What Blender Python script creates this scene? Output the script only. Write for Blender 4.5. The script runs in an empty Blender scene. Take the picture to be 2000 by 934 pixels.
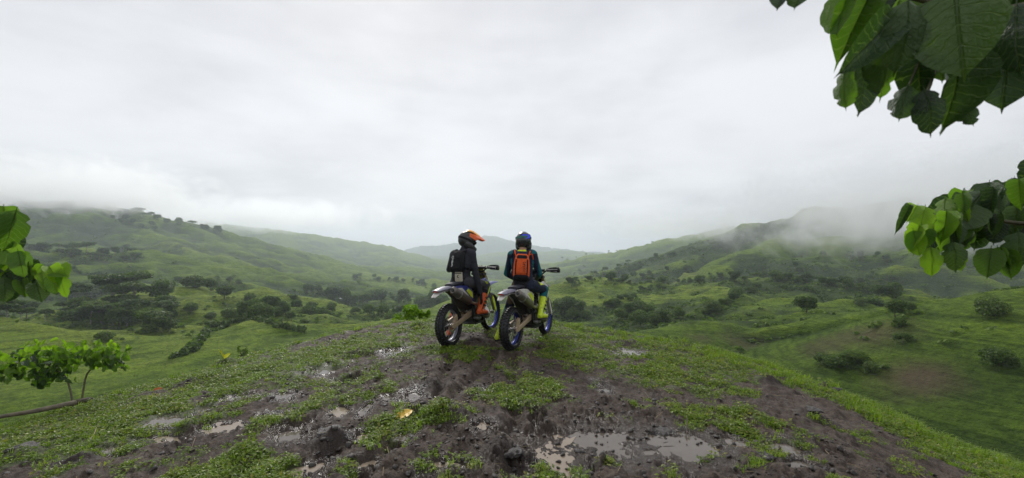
import bpy, bmesh, math, random
import numpy as np
from mathutils import Vector, Matrix

# ------------------------------------------------------------------ camera, sky, sun, exposure
scene = bpy.context.scene
COL = scene.collection
CAMZ, FPX, HOR = 1.5, 839.0, 490.0           # eye height, focal length in photo pixels, horizon row

cd = bpy.data.cameras.new('camera')
cam = bpy.data.objects.new('camera', cd)
COL.objects.link(cam)
cam.location = (0, 0, CAMZ)
cam.rotation_euler = (math.radians(90), 0, 0)
cd.sensor_fit = 'HORIZONTAL'
cd.sensor_width = 36.0
cd.lens = 36.0 * FPX / 2000.0
cd.shift_y = 23.0 / 2000.0
cd.clip_start = 0.05
cd.clip_end = 60000
cd.dof.use_dof = True
cd.dof.focus_distance = 7.0
cd.dof.aperture_fstop = 2.6
scene.camera = cam

SUN_EL, SUN_AZ = math.radians(36), math.radians(-18)   # behind cloud, ahead and a little to the left
world = bpy.data.worlds.new('World')
scene.world = world
world.use_nodes = True
wn, wl = world.node_tree.nodes, world.node_tree.links
wn.clear()
def _w(t, **kw):
    n = wn.new(t)
    for k, v in kw.items():
        setattr(n, k, v)
    return n
def _wmath(op, a, b=None):
    n = _w('ShaderNodeMath', operation=op)
    for i, v in enumerate((a, b)):
        if v is None: continue
        if isinstance(v, (int, float)): n.inputs[i].default_value = v
        else: wl.new(v, n.inputs[i])
    return n.outputs[0]
_out = _w('ShaderNodeOutputWorld')
_bg = _w('ShaderNodeBackground')
_sky = _w('ShaderNodeTexSky', sky_type='NISHITA', sun_disc=False)
_sky.sun_elevation = SUN_EL
_sky.sun_rotation = SUN_AZ
_sky.air_density = 1.0
_tc = _w('ShaderNodeTexCoord')
_sep = _w('ShaderNodeSeparateXYZ')
wl.new(_tc.outputs['Generated'], _sep.inputs[0])
_zz = _wmath('ADD', _wmath('MAXIMUM', _sep.outputs[2], 0.0), 0.16)
_cmb = _w('ShaderNodeCombineXYZ')
wl.new(_wmath('DIVIDE', _sep.outputs[0], _zz), _cmb.inputs[0])
wl.new(_wmath('DIVIDE', _sep.outputs[1], _zz), _cmb.inputs[1])
_cmb.inputs[2].default_value = 2.3
_n1 = _w('ShaderNodeTexNoise'); _n1.inputs['Scale'].default_value = 0.55
_n1.inputs['Detail'].default_value = 5; _n1.inputs['Roughness'].default_value = 0.5; _n1.inputs['Distortion'].default_value = 0.3
wl.new(_cmb.outputs[0], _n1.inputs['Vector'])
_n2 = _w('ShaderNodeTexNoise'); _n2.inputs['Scale'].default_value = 2.3
_n2.inputs['Detail'].default_value = 6; _n2.inputs['Roughness'].default_value = 0.55
wl.new(_cmb.outputs[0], _n2.inputs['Vector'])
_az = _w('ShaderNodeCombineXYZ')                          # layered stratus seen edge-on low down
wl.new(_wmath('MULTIPLY', _sep.outputs[0], 1.6), _az.inputs[0]); wl.new(_wmath('MULTIPLY', _sep.outputs[1], 1.6), _az.inputs[1]); wl.new(_wmath('MULTIPLY', _sep.outputs[2], 13.0), _az.inputs[2])
_n3 = _w('ShaderNodeTexNoise'); _n3.inputs['Scale'].default_value = 1.7; _n3.inputs['Detail'].default_value = 5; _n3.inputs['Roughness'].default_value = 0.55; _n3.inputs['Distortion'].default_value = 0.4
wl.new(_az.outputs[0], _n3.inputs['Vector'])
_mixn = _wmath('ADD', _wmath('MULTIPLY', _n1.outputs['Fac'], 0.62), _wmath('ADD', _wmath('MULTIPLY', _n2.outputs['Fac'], 0.27), _wmath('MULTIPLY', _n3.outputs['Fac'], 0.11)))
_rmp = _w('ShaderNodeValToRGB')
_rmp.color_ramp.interpolation = 'EASE'
e = _rmp.color_ramp.elements
e[0].position, e[0].color = 0.36, (4.55, 4.58, 4.80, 1)
e[1].position, e[1].color = 0.62, (6.05, 6.07, 6.22, 1)
wl.new(_mixn, _rmp.inputs[0])
_mix = _w('ShaderNodeMixRGB'); _mix.inputs[0].default_value = 0.96      # a closed cloud deck over the clear sky
wl.new(_sky.outputs[0], _mix.inputs[1]); wl.new(_rmp.outputs[0], _mix.inputs[2])
wl.new(_mix.outputs[0], _bg.inputs['Color'])
_bg.inputs['Strength'].default_value = 0.1
wl.new(_bg.outputs[0], _out.inputs[0])

sd = bpy.data.lights.new('sun', 'SUN')
sd.energy = 1.5
sd.angle = math.radians(14)
sd.color = (1.0, 0.97, 0.92)
sun = bpy.data.objects.new('sun', sd)
COL.objects.link(sun)
sun.rotation_euler = Vector((math.sin(SUN_AZ) * math.cos(SUN_EL), math.cos(SUN_AZ) * math.cos(SUN_EL), math.sin(SUN_EL))).to_track_quat('Z', 'Y').to_euler()

vs = scene.view_settings
vs.view_transform = 'Standard'
vs.look = 'None'
vs.exposure = 0.62
vs.gamma = 1.0
vs.use_curve_mapping = False
scene.render.engine = 'CYCLES'
cy = scene.cycles
cy.use_denoising = True
try: cy.denoiser = 'OPENIMAGEDENOISE'
except Exception: pass
cy.max_bounces = 7; cy.diffuse_bounces = 3; cy.glossy_bounces = 3; cy.transmission_bounces = 3
cy.volume_bounces = 6; cy.transparent_max_bounces = 8
cy.volume_max_steps = 128
cy.volume_step_rate = 2.0
cy.caustics_reflective = False; cy.caustics_refractive = False
cy.sample_clamp_indirect = 5.0
scene.render.film_transparent = False

# ------------------------------------------------------------------ helpers
rng = np.random.default_rng(7)
random.seed(7)

def W(px, py, d):
    """photo pixel at depth d (metres along the view) -> world point"""
    return ((px - 1000.0) / FPX * d, d, CAMZ - (py - HOR) / FPX * d)

def _hash(ix, iy, seed):
    h = (ix.astype(np.int64) * 374761393 + iy.astype(np.int64) * 668265263 + seed * 1442695041) & 0xffffffff
    h = ((h ^ (h >> 13)) * 1274126177) & 0xffffffff
    h = h ^ (h >> 16)
    return (h & 0xffff).astype(np.float64) / 65535.0
def vnoise(x, y, seed=0):
    x = np.asarray(x, float); y = np.asarray(y, float)
    ix, iy = np.floor(x), np.floor(y)
    fx, fy = x - ix, y - iy
    fx = fx * fx * fx * (fx * (fx * 6 - 15) + 10); fy = fy * fy * fy * (fy * (fy * 6 - 15) + 10)
    a = _hash(ix, iy, seed); b = _hash(ix + 1, iy, seed); c = _hash(ix, iy + 1, seed); d = _hash(ix + 1, iy + 1, seed)
    return (a * (1 - fx) + b * fx) * (1 - fy) + (c * (1 - fx) + d * fx) * fy
def fbm(x, y, octv=4, seed=0, gain=0.5):
    s, a, t = 0.0, 1.0, 0.0
    for i in range(octv):
        s = s + a * (vnoise(np.asarray(x) * 2 ** i + 17.3 * i, np.asarray(y) * 2 ** i - 9.1 * i, seed + i) - 0.5)
        t += a; a *= gain
    return s / t * 2.0                                   # about -1 .. 1
def sstep(a, b, x):
    t = np.clip((np.asarray(x, float) - a) / (b - a), 0, 1)
    return t * t * (3 - 2 * t)

def tag(o, label=None, cat=None, group=None, kind=None):
    if label: o['label'] = label
    if cat: o['category'] = cat
    if group: o['group'] = group
    if kind: o['kind'] = kind
    return o
def mesh_np(name, verts, faces, mat=None, smooth=False, attrs=None, link=True, parent=None):
    """verts (n,3); faces (m,k) array of one polygon size, or a list of such arrays"""
    me = bpy.data.meshes.new(name)
    verts = np.asarray(verts, np.float32)
    fl = faces if isinstance(faces, list) else [faces]
    fl = [np.asarray(f, np.int32) for f in fl if len(f)]
    me.vertices.add(len(verts)); me.vertices.foreach_set('co', verts.ravel())
    nl = sum(f.size for f in fl); nf = sum(len(f) for f in fl)
    me.loops.add(nl); me.loops.foreach_set('vertex_index', np.concatenate([f.ravel() for f in fl]))
    me.polygons.add(nf)
    tot = np.concatenate([np.full(len(f), f.shape[1], np.int32) for f in fl])
    st = np.concatenate([[0], np.cumsum(tot)[:-1]]).astype(np.int32)
    me.polygons.foreach_set('loop_start', st)
    me.polygons.foreach_set('use_smooth', np.full(nf, smooth, bool))
    me.update(calc_edges=True)
    for k, v in (attrs or {}).items():
        v = np.asarray(v, np.float32)
        if v.ndim == 1:
            me.attributes.new(k, 'FLOAT', 'POINT').data.foreach_set('value', v)
        else:
            me.attributes.new(k, 'FLOAT_VECTOR', 'POINT').data.foreach_set('vector', v.ravel())
    if mat is not None: me.materials.append(mat)
    if not link: return me
    o = bpy.data.objects.new(name, me)
    COL.objects.link(o)
    if parent is not None: o.parent = parent
    return o
def obj(name, me, parent=None, loc=None):
    o = bpy.data.objects.new(name, me)
    COL.objects.link(o)
    if parent is not None: o.parent = parent
    if loc is not None: o.location = loc
    return o
def empty(name, loc=(0, 0, 0), rz=0.0):
    o = bpy.data.objects.new(name, None)
    o.empty_display_size = 0.2
    COL.objects.link(o)
    o.location = loc; o.rotation_euler = (0, 0, rz)
    return o

# ---- material helper
class NB:
    def __init__(s, name):
        s.m = bpy.data.materials.new(name); s.m.use_nodes = True
        s.t = s.m.node_tree; s.n = s.t.nodes; s.l = s.t.links
        s.n.clear()
        s.out = s.n.new('ShaderNodeOutputMaterial')
    def add(s, t, ins=None, **kw):
        n = s.n.new(t)
        for k, v in kw.items(): setattr(n, k, v)
        for k, v in (ins or {}).items(): s.put(n.inputs[k], v)
        return n
    def put(s, sock, v):
        if isinstance(v, bpy.types.NodeSocket): s.l.new(v, sock)
        elif hasattr(v, 'outputs'): s.l.new(v.outputs[0], sock)
        else:
            if isinstance(v, (tuple, list)) and len(v) == 3 and sock.type == 'RGBA': v = (*v, 1)
            sock.default_value = v
    def math(s, op, a, b=0.0, clamp=False):
        n = s.add('ShaderNodeMath', operation=op, use_clamp=clamp); s.put(n.inputs[0], a); s.put(n.inputs[1], b); return n.outputs[0]
    def noise(s, scale, detail=4, rough=0.55, vec=None, dist=0.0):
        n = s.add('ShaderNodeTexNoise', {'Scale': scale, 'Detail': detail, 'Roughness': rough, 'Distortion': dist})
        if vec is not None: s.put(n.inputs['Vector'], vec)
        return n.outputs['Fac']
    def ramp(s, fac, stops, interp='LINEAR'):
        n = s.add('ShaderNodeValToRGB'); s.put(n.inputs[0], fac)
        r = n.color_ramp; r.interpolation = interp
        while len(r.elements) < len(stops): r.elements.new(0.5)
        for e, (p, c) in zip(r.elements, stops):
            e.position = p; e.color = (*c, 1) if not isinstance(c, (int, float)) else (c, c, c, 1)
        return n.outputs[0]
    def mix(s, fac, a, b, blend='MIX'):
        n = s.add('ShaderNodeMixRGB', blend_type=blend); s.put(n.inputs[0], fac); s.put(n.inputs[1], a); s.put(n.inputs[2], b); return n.outputs[0]
    def attr(s, name):
        return s.add('ShaderNodeAttribute', attribute_name=name).outputs['Fac']
    def pos(s, scale=(1, 1, 1), objspace=True):
        tc = s.add('ShaderNodeTexCoord')
        src = tc.outputs['Object'] if objspace else s.add('ShaderNodeNewGeometry').outputs['Position']
        mp = s.add('ShaderNodeMapping'); s.put(mp.inputs['Vector'], src); mp.inputs['Scale'].default_value = scale
        return mp.outputs[0]
    def bump(s, h, dist=0.02, strength=1.0, normal=None):
        n = s.add('ShaderNodeBump', {'Height': h, 'Distance': dist, 'Strength': strength})
        if normal is not None: s.put(n.inputs['Normal'], normal)
        return n.outputs[0]
    def pbr(s, color, rough=0.6, normal=None, metal=0.0, spec=0.5, **kw):
        p = s.add('ShaderNodeBsdfPrincipled', {'Base Color': color, 'Roughness': rough, 'Metallic': metal, 'Specular IOR Level': spec})
        if normal is not None: s.put(p.inputs['Normal'], normal)
        for k, v in kw.items(): s.put(p.inputs[k], v)
        s.l.new(p.outputs[0], s.out.inputs['Surface'])
        return p
    def surf(s, sh):
        s.l.new(sh, s.out.inputs['Surface']); return s.m

def leaf_mat(name, stops, rough=0.45, transl=0.45, tcol=None, objvar=0.25, nscale=3.0):
    """leaf: colour varies per leaf island and per object; part of the light passes through"""
    b = NB(name)
    geo = b.add('ShaderNodeNewGeometry'); oi = b.add('ShaderNodeObjectInfo')
    r = b.math('ADD', b.math('MULTIPLY', geo.outputs['Random Per Island'], 1 - objvar), b.math('MULTIPLY', oi.outputs['Random'], objvar))
    col = b.ramp(r, stops)
    nz = b.noise(nscale, 3, vec=b.pos())
    col = b.mix(0.45, col, b.ramp(nz, [(0.3, (0.55, 0.55, 0.5)), (0.7, (1.25, 1.25, 1.1))]), 'MULTIPLY')
    p = b.add('ShaderNodeBsdfPrincipled', {'Base Color': col, 'Roughness': rough, 'Specular IOR Level': 0.25})
    t = b.add('ShaderNodeBsdfTranslucent')
    b.put(t.inputs['Color'], b.mix(1.0, col, tcol or (1.3, 1.5, 0.5), 'MULTIPLY'))
    ms = b.add('ShaderNodeMixShader', {0: transl}); b.l.new(p.outputs[0], ms.inputs[1]); b.l.new(t.outputs[0], ms.inputs[2])
    b.l.new(ms.outputs[0], b.out.inputs['Surface'])
    return b.m
def plain(name, color, rough=0.5, metal=0.0, var=0.15, nscale=25.0, bump=0.0, spec=0.5, mud=0.0, mudz=0.0, mudcol=(0.16, 0.11, 0.065), coat=0.0):
    b = NB(name)
    v = b.pos()
    nz = b.noise(nscale, 4, vec=v)
    col = b.mix(1.0, color, b.ramp(nz, [(0.3, 1 - var), (0.7, 1 + var)]), 'MULTIPLY')
    rg = b.math('ADD', b.math('MULTIPLY', b.math('SUBTRACT', nz, 0.5), 0.25), rough, True)
    mt = metal
    if mud > 0:
        n2 = b.noise(9.0, 6, 0.65, vec=v)
        f = b.math('ADD', n2, mud - 0.5)
        if mudz:
            s = b.add('ShaderNodeSeparateXYZ'); b.put(s.inputs[0], v)
            f = b.math('ADD', f, b.math('MULTIPLY', b.math('SUBTRACT', mudz, s.outputs[2]), 0.6))
        f = b.ramp(f, [(0.46, 0.0), (0.58, 1.0)])
        col = b.mix(f, col, b.mix(nz, mudcol, tuple(c * 0.55 for c in mudcol)))
        rg = b.math('ADD', rg, b.math('MULTIPLY', f, 0.3), True)
        if metal: mt = b.math('MULTIPLY', b.math('SUBTRACT', 1.0, f), metal)
    nrm = b.bump(nz, bump, 0.6) if bump else None
    b.pbr(col, rg, nrm, mt, spec, **({'Coat Weight': coat, 'Coat Roughness': 0.15} if coat else {}))
    return b.m
# ------------------------------------------------------------------ the shape of the land
# edge of the hilltop: photo column, row and depth of its skyline
EDGE = [(-1600, 900, 3.2), (-600, 850, 3.9), (0, 845, 4.7), (250, 768, 6.2), (450, 709, 7.6), (600, 666, 8.8), (780, 629, 9.8), (940, 628, 9.9),
        (1090, 634, 9.5), (1300, 664, 8.4), (1450, 702, 7.3), (1600, 752, 6.3), (1700, 800, 5.6), (1850, 868, 4.9), (2000, 925, 4.4), (2600, 1010, 3.7), (3400, 1030, 3.4)]
_e = np.array([W(*p) for p in EDGE])
_eth = np.arctan2(_e[:, 0], _e[:, 1]); _er = np.hypot(_e[:, 0], _e[:, 1])
E_TH = np.concatenate([[-math.pi, -2.3], _eth, [2.3, math.pi]])
E_R = np.concatenate([[9.0, 6.0], _er, [6.0, 9.0]])
E_Z = np.concatenate([[0.3, -0.1], _e[:, 2], [-0.1, 0.3]])

# ridge lines: (points (column, row, depth), crest half-width, slope towards the eye, slope away)
RIDGES = [
    # far mountain and blue ranges beyond the gap
    ([(560, 484, 5200), (700, 487, 5200), (780, 489, 5200), (850, 478, 5200), (905, 476, 5200), (938, 471, 5200), (948, 463, 5200), (957, 459, 5200), (966, 464, 5200), (985, 475, 5200), (1010, 481, 5200), (1060, 482, 5200), (1110, 487, 5200), (1180, 494, 5200)], 12, 0.30, 0.25),
    ([(1000, 492, 3600), (1100, 490, 3600), (1160, 496, 3600), (1260, 499, 3600), (1400, 497, 3600)], 80, 0.12, 0.2),
    # long far ridge descending from the left
    ([(100, 395, 2300), (330, 425, 2300), (430, 437, 2300), (520, 447, 2300), (600, 457, 2300), (680, 469, 2350), (730, 475, 2400), (780, 489, 2450), (840, 503, 2500), (900, 520, 2500)], 25, 0.30, 0.3),
    ([(700, 480, 2380), (735, 497, 2000), (760, 520, 1600)], 30, 0.28, 0.28),
    ([(520, 447, 2300), (570, 480, 1800), (610, 505, 1450), (680, 530, 1250)], 30, 0.25, 0.25),
    # main left hill
    ([(-500, 330, 900), (-200, 360, 900), (0, 385, 900), (110, 397, 900), (185, 397, 900), (215, 401, 900), (265, 419, 930), (340, 434, 970), (390, 443, 1010), (440, 464, 1060), (500, 482, 1120), (580, 505, 1180), (660, 530, 1230), (740, 553, 1250)], 16, 0.30, 0.35),
    # its spurs, running down towards the eye
    ([(215, 401, 900), (250, 437, 800), (300, 462, 720), (350, 490, 640), (405, 517, 560)], 8, 0.36, 0.36),
    ([(0, 385, 900), (40, 430, 800), (70, 460, 700), (80, 485, 620)], 14, 0.34, 0.34),
    ([(340, 434, 970), (390, 462, 880), (430, 480, 800), (500, 505, 720)], 10, 0.36, 0.34),
    ([(110, 397, 900), (135, 430, 800), (150, 465, 690), (165, 490, 600)], 8, 0.40, 0.40),
    ([(265, 419, 930), (310, 452, 850), (370, 480, 740), (430, 505, 640)], 8, 0.38, 0.38),
    ([(500, 482, 1120), (540, 510, 950), (600, 535, 820)], 10, 0.34, 0.34),
    # middle left shoulder
    ([(-400, 470, 430), (0, 483, 430), (110, 492, 440), (220, 500, 455), (290, 502, 470), (380, 516, 485), (440, 521, 495), (500, 540, 500), (560, 560, 500), (640, 585, 500), (720, 606, 500)], 12, 0.20, 0.3),
    # fields on the valley floor
    ([(560, 550, 780), (690, 541, 820), (780, 548, 830), (830, 557, 830), (900, 575, 820)], 30, 0.12, 0.15),
    ([(640, 520, 1300), (760, 523, 1350), (850, 532, 1400), (940, 545, 1400)], 40, 0.10, 0.12),
    ([(780, 505, 2200), (850, 512, 2300), (950, 520, 2300)], 60, 0.12, 0.12),
    # lower left bench with the pasture trees, and the knoll below the hilltop
    ([(330, 572, 210), (400, 574, 225), (480, 586, 235), (560, 597, 245), (640, 608, 250), (720, 622, 255)], 8, 0.10, 0.25),
    ([(-500, 640, 98), (-200, 650, 98), (0, 653, 100), (150, 653, 102), (270, 654, 106), (340, 646, 112), (400, 634, 120), (470, 627, 128), (560, 640, 132), (640, 660, 130)], 9, 0.10, 0.45),
    # right: far pasture ridge with the palms
    ([(960, 525, 1500), (1060, 514, 1500), (1130, 507, 1500), (1180, 499, 1500), (1230, 492, 1480), (1280, 480, 1450), (1330, 466, 1420), (1420, 440, 1400)], 22, 0.26, 0.25),
    # big right ridge that climbs into the fog
    ([(1040, 563, 640), (1120, 546, 640), (1180, 533, 640), (1240, 521, 640), (1290, 506, 635), (1340, 494, 630), (1390, 479, 620), (1440, 458, 610), (1480, 440, 600), (1515, 427, 590), (1600, 412, 580), (1800, 392, 560), (2200, 350, 540)], 5, 0.42, 0.40),
    ([(1390, 484, 620), (1360, 505, 540), (1310, 530, 470), (1290, 548, 420)], 7, 0.40, 0.40),
    ([(1600, 420, 580), (1530, 470, 510), (1450, 505, 440), (1395, 530, 390)], 7, 0.40, 0.42),
    ([(1700, 410, 570), (1620, 470, 480), (1560, 510, 410), (1520, 540, 350)], 8, 0.36, 0.38),
    ([(2000, 380, 550), (1850, 470, 450), (1740, 530, 350)], 10, 0.30, 0.34),
    # middle right hill with the wooded crest
    ([(1040, 572, 330), (1100, 560, 320), (1180, 554, 315), (1260, 554, 310), (1330, 553, 300), (1400, 549, 285), (1470, 543, 270), (1540, 545, 255), (1600, 555, 240), (1680, 570, 215), (1760, 583, 185), (1900, 596, 170)], 7, 0.14, 0.3),
    ([(1270, 554, 305), (1240, 575, 255), (1200, 597, 220), (1165, 610, 205)], 5, 0.26, 0.26),
    ([(1130, 558, 320), (1100, 580, 260), (1060, 600, 225)], 6, 0.22, 0.22),
    ([(1500, 543, 262), (1460, 565, 225), (1410, 590, 188), (1360, 613, 165), (1320, 632, 152)], 5, 0.30, 0.26),
    ([(1180, 554, 315), (1150, 572, 270), (1110, 592, 235), (1080, 606, 215)], 4, 0.30, 0.30),
    ([(1395, 549, 285), (1365, 570, 240), (1320, 592, 205), (1270, 612, 182), (1235, 624, 172)], 4, 0.34, 0.30),
    ([(1590, 553, 242), (1570, 575, 200), (1530, 598, 168), (1490, 616, 148)], 4, 0.34, 0.30),
    ([(1690, 572, 212), (1675, 590, 178), (1640, 608, 150), (1610, 618, 138)], 4, 0.32, 0.30),
    ([(1215, 606, 240), (1260, 640, 150), (1300, 650, 130)], 4, 0.28, 0.28),
    # nearer right spurs
    ([(1240, 662, 104), (1290, 646, 108), (1360, 636, 112), (1440, 631, 116), (1520, 630, 116), (1600, 622, 112), (1680, 612, 108), (1750, 606, 104), (1850, 600, 110)], 5, 0.30, 0.35),
    ([(1690, 650, 88), (1740, 622, 90), (1790, 601, 88), (1850, 583, 84), (1920, 567, 80), (2000, 556, 76), (2200, 530, 72), (2600, 500, 66)], 4, 0.42, 0.35),
]
_SEG = []
for pts, w, sf, sb in RIDGES:
    q = np.array([W(*p) for p in pts])
    for a, b2 in zip(q[:-1], q[1:]):
        _SEG.append((a, b2, w, sf, sb))

def base_floor(x, y, r):
    z = np.interp(r, [0, 40, 80, 130, 200, 300, 450, 650, 1000, 1800, 2600, 3800, 5200, 12000],
                  [-14, -19, -23, -27, -33, -42, -54, -68, -78, -82, -72, -55, -45, -45])
    return z
def land(x, y):
    """height of the ground, without the hilltop's fine relief"""
    x = np.asarray(x, float); y = np.asarray(y, float)
    shp = x.shape; x = x.ravel(); y = y.ravel()
    r = np.hypot(x, y); th = np.arctan2(x, y)
    R = np.interp(th, E_TH, E_R); ze = np.interp(th, E_TH, E_Z)
    q = np.clip(r / R, 0, 1)
    top = ze * q ** 2.2 + 0.02 * (1 - q * q) + 0.11 * np.exp(-((x + 0.75) ** 2 + ((y - 7.5) * 0.8) ** 2) / 1.1)
    dd = np.clip(r - R, 0, None)
    top = np.where(r > R, ze - 0.30 * dd - 0.30 * (np.sqrt(dd * dd + 1.4) - 1.1832), top)
    if len(r) and r.max() < 15.5:
        return top.reshape(shp)
    # domain warp so that ridge lines wander
    far = sstep(40, 160, r)
    wx = x + far * (fbm(x / 90, y / 90, 3, 11) * (1.5 + 0.018 * r)); wy = y + far * (fbm(x / 90, y / 90, 3, 23) * (1.5 + 0.018 * r))
    acc = base_floor(x, y, r) + far * fbm(x / 130, y / 130, 4, 5) * np.clip(r * 0.02, 0, 9)
    k = np.clip(0.012 * r, 0.6, 9.0)
    for a, b2, w, sf, sb in _SEG:
        dx, dy = b2[0] - a[0], b2[1] - a[1]
        L2 = dx * dx + dy * dy
        t = np.clip(((wx - a[0]) * dx + (wy - a[1]) * dy) / L2, 0, 1)
        qx, qy = a[0] + t * dx, a[1] + t * dy
        dist = np.hypot(wx - qx, wy - qy)
        zc = a[2] + t * (b2[2] - a[2])
        front = np.hypot(qx, qy) > np.hypot(wx, wy)
        s = np.where(front, sf, sb)
        h = zc - s * (np.sqrt(dist * dist + w * w) - w)
        m = np.maximum(acc, h)
        d = np.clip(k - np.abs(acc - h), 0, None)
        acc = m + d * d / (4 * k) * 0.5
    # small gullies and cattle terraces
    acc = acc + far * (-np.abs(fbm(x / 75, y / 75, 3, 41)) * np.clip(0.052 * r, 0.3, 18.0) - np.abs(fbm(x / 30, y / 30, 3, 31)) * np.clip(0.024 * r, 0.3, 6.0) + np.clip(0.018 * r, 0.2, 6.5) + fbm(x / 28, y / 28, 3, 33) * np.clip(0.006 * r, 0.2, 2.4) + fbm(x / 9, y / 9, 2, 37) * np.clip(0.002 * r, 0.05, 0.5))
    # the hilltop the photograph is taken from
    kk = 3.0
    m = np.maximum(acc, top); d = np.clip(kk - np.abs(acc - top), 0, None)
    z = np.where(r < R + 1.0, top, m + d * d / (4 * kk))
    return z.reshape(shp)
_tha = np.radians(np.concatenate([np.linspace(-180, -66, 40)[:-1], np.linspace(-66, 66, 920), np.linspace(66, 180, 40)[1:]]))
_ra = np.concatenate([np.geomspace(14.0, 60, 60)[:-1], np.geomspace(60, 1300, 400)[:-1], np.geomspace(1300, 7000, 100)])

def polar_grid(name, tha, ra, zfun, mat, attrs=None, wrap=False):
    T, Rr = np.meshgrid(tha, ra, indexing='ij')
    X, Y = np.sin(T) * Rr, np.cos(T) * Rr
    Z = zfun(X, Y)
    n, m = T.shape
    idx = np.arange(n * m).reshape(n, m)
    f = np.stack([idx[:-1, :-1], idx[1:, :-1], idx[1:, 1:], idx[:-1, 1:]], -1).reshape(-1, 4)
    f = f[:, ::-1]
    at = attrs(X.ravel(), Y.ravel(), Z.ravel()) if attrs else None
    if attrs is cover:                                   # scrub in hollows, pale grass on crests; relief shading is partly painted in
        def blur(a, k, ax):
            c = np.cumsum(np.concatenate([np.repeat(np.take(a, [0], ax), k + 1, ax), a, np.repeat(np.take(a, [-1], ax), k, ax)], ax), ax)
            m_ = a.shape[ax]
            return (np.take(c, np.arange(2 * k + 1, 2 * k + 1 + m_), ax) - np.take(c, np.arange(0, m_), ax)) / (2 * k + 1)
        cv = 0
        for kt, kr in ((7, 4), (26, 14)):
            cv = cv + (Z - blur(blur(Z, kt, 0), kr, 1)) / (0.25 + 0.0035 * Rr * (kt / 5))
        cv = np.clip(cv, -2, 2).ravel()
        at['scrub'] = np.clip(at['scrub'] - 0.14 * cv, 0, 1); at['lush'] = np.clip(at['lush'] + 0.22 * cv, 0, 1)
    return mesh_np(name, np.stack([X, Y, Z], -1).reshape(-1, 3), f, mat, True, at)

# painted-by-nature cover: fields, scrub and bare earth, as columns/rows of the photo projected on the land
def screen(x, y, z):
    yy = np.maximum(y, 0.5)
    return 1000 + x / yy * FPX, HOR - (z - CAMZ) / yy * FPX
def hits(pix, dmin=40.0, dmax=4000.0):
    """photo pixels -> points where their rays first meet the land beyond dmin"""
    pix = np.asarray(pix, float)
    ds = np.geomspace(dmin, dmax, 420)
    X = (pix[:, :1] - 1000) / FPX * ds; Y = np.ones((len(pix), 1)) * ds
    Zr = CAMZ - (pix[:, 1:2] - HOR) / FPX * ds
    Zl = land(X, Y)
    below = Zl >= Zr
    below[:, 0] = False
    k = np.where(below.any(1), below.argmax(1), -1)
    return [None if j < 0 else (X[i, j], ds[j], Zl[i, j]) for i, j in enumerate(k)]
BARE = []
for (px, py, sx, sy, a_), p_ in zip([(1795, 742, 4.5, 4, 1.0), (1640, 670, 8, 6, .55), (1700, 660, 6, 6, .55), (1430, 668, 6, 4, .5), (1380, 662, 4, 3, .5), (1340, 540, 14, 10, .35)], hits([(1795, 742), (1640, 670), (1700, 660), (1430, 668), (1380, 662), (1340, 540)], 25)):
    if p_: BARE.append((p_[0], p_[1], sx, sy, a_))
# kinds of pasture: rank, grazed or mown (column, row, depth, radius m, more scrub, paler grass)
TONE = [(*W(px, py, d)[:2], rad, a1, a2) for px, py, d, rad, a1, a2 in [(120, 450, 820, 260, .16, -.30), (420, 490, 800, 200, .02, -.10), (1280, 525, 520, 130, .20, -.15), (1430, 480, 590, 90, .22, -.25), (1700, 545, 320, 120, .30, -.15), (150, 690, 82, 40, -.4, .06), (760, 570, 850, 130, -.35, .28), (1230, 590, 240, 70, -.10, .14),
        (1600, 600, 150, 40, -.05, .0), (1900, 660, 72, 30, -.25, .10), (1480, 510, 470, 60, -.25, .25), (600, 560, 420, 120, -.1, .05)]]
def cover(x, y, z):
    r = np.hypot(x, y)
    scrub = 0.5 + 0.5 * fbm(x / 60, y / 60, 5, 71, 0.6)
    lush = 0.5 + 0.5 * fbm(x / 140, y / 140, 4, 83)
    bare = np.zeros_like(x)
    for (cx, cy2, sx, sy, a) in BARE:
        bare = np.maximum(bare, a * np.exp(-((x - cx) / sx) ** 2 - ((y - cy2) / sy) ** 2))
    bare = np.clip(bare + 0.35 * fbm(x / 6, y / 6, 4, 91) * (bare > 0.1), 0, 1)
    for wx_, wy_, rad, ds_, dl_ in TONE:
        w_ = np.exp(-((x - wx_) ** 2 + (y - wy_) ** 2) / rad ** 2)
        scrub = scrub + ds_ * w_; lush = lush + dl_ * w_
    scrub = np.maximum(scrub, sstep(3000, 4200, r) * 0.9)             # the far ranges are forested
    return {'scrub': scrub, 'lush': lush, 'bare': bare}

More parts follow.
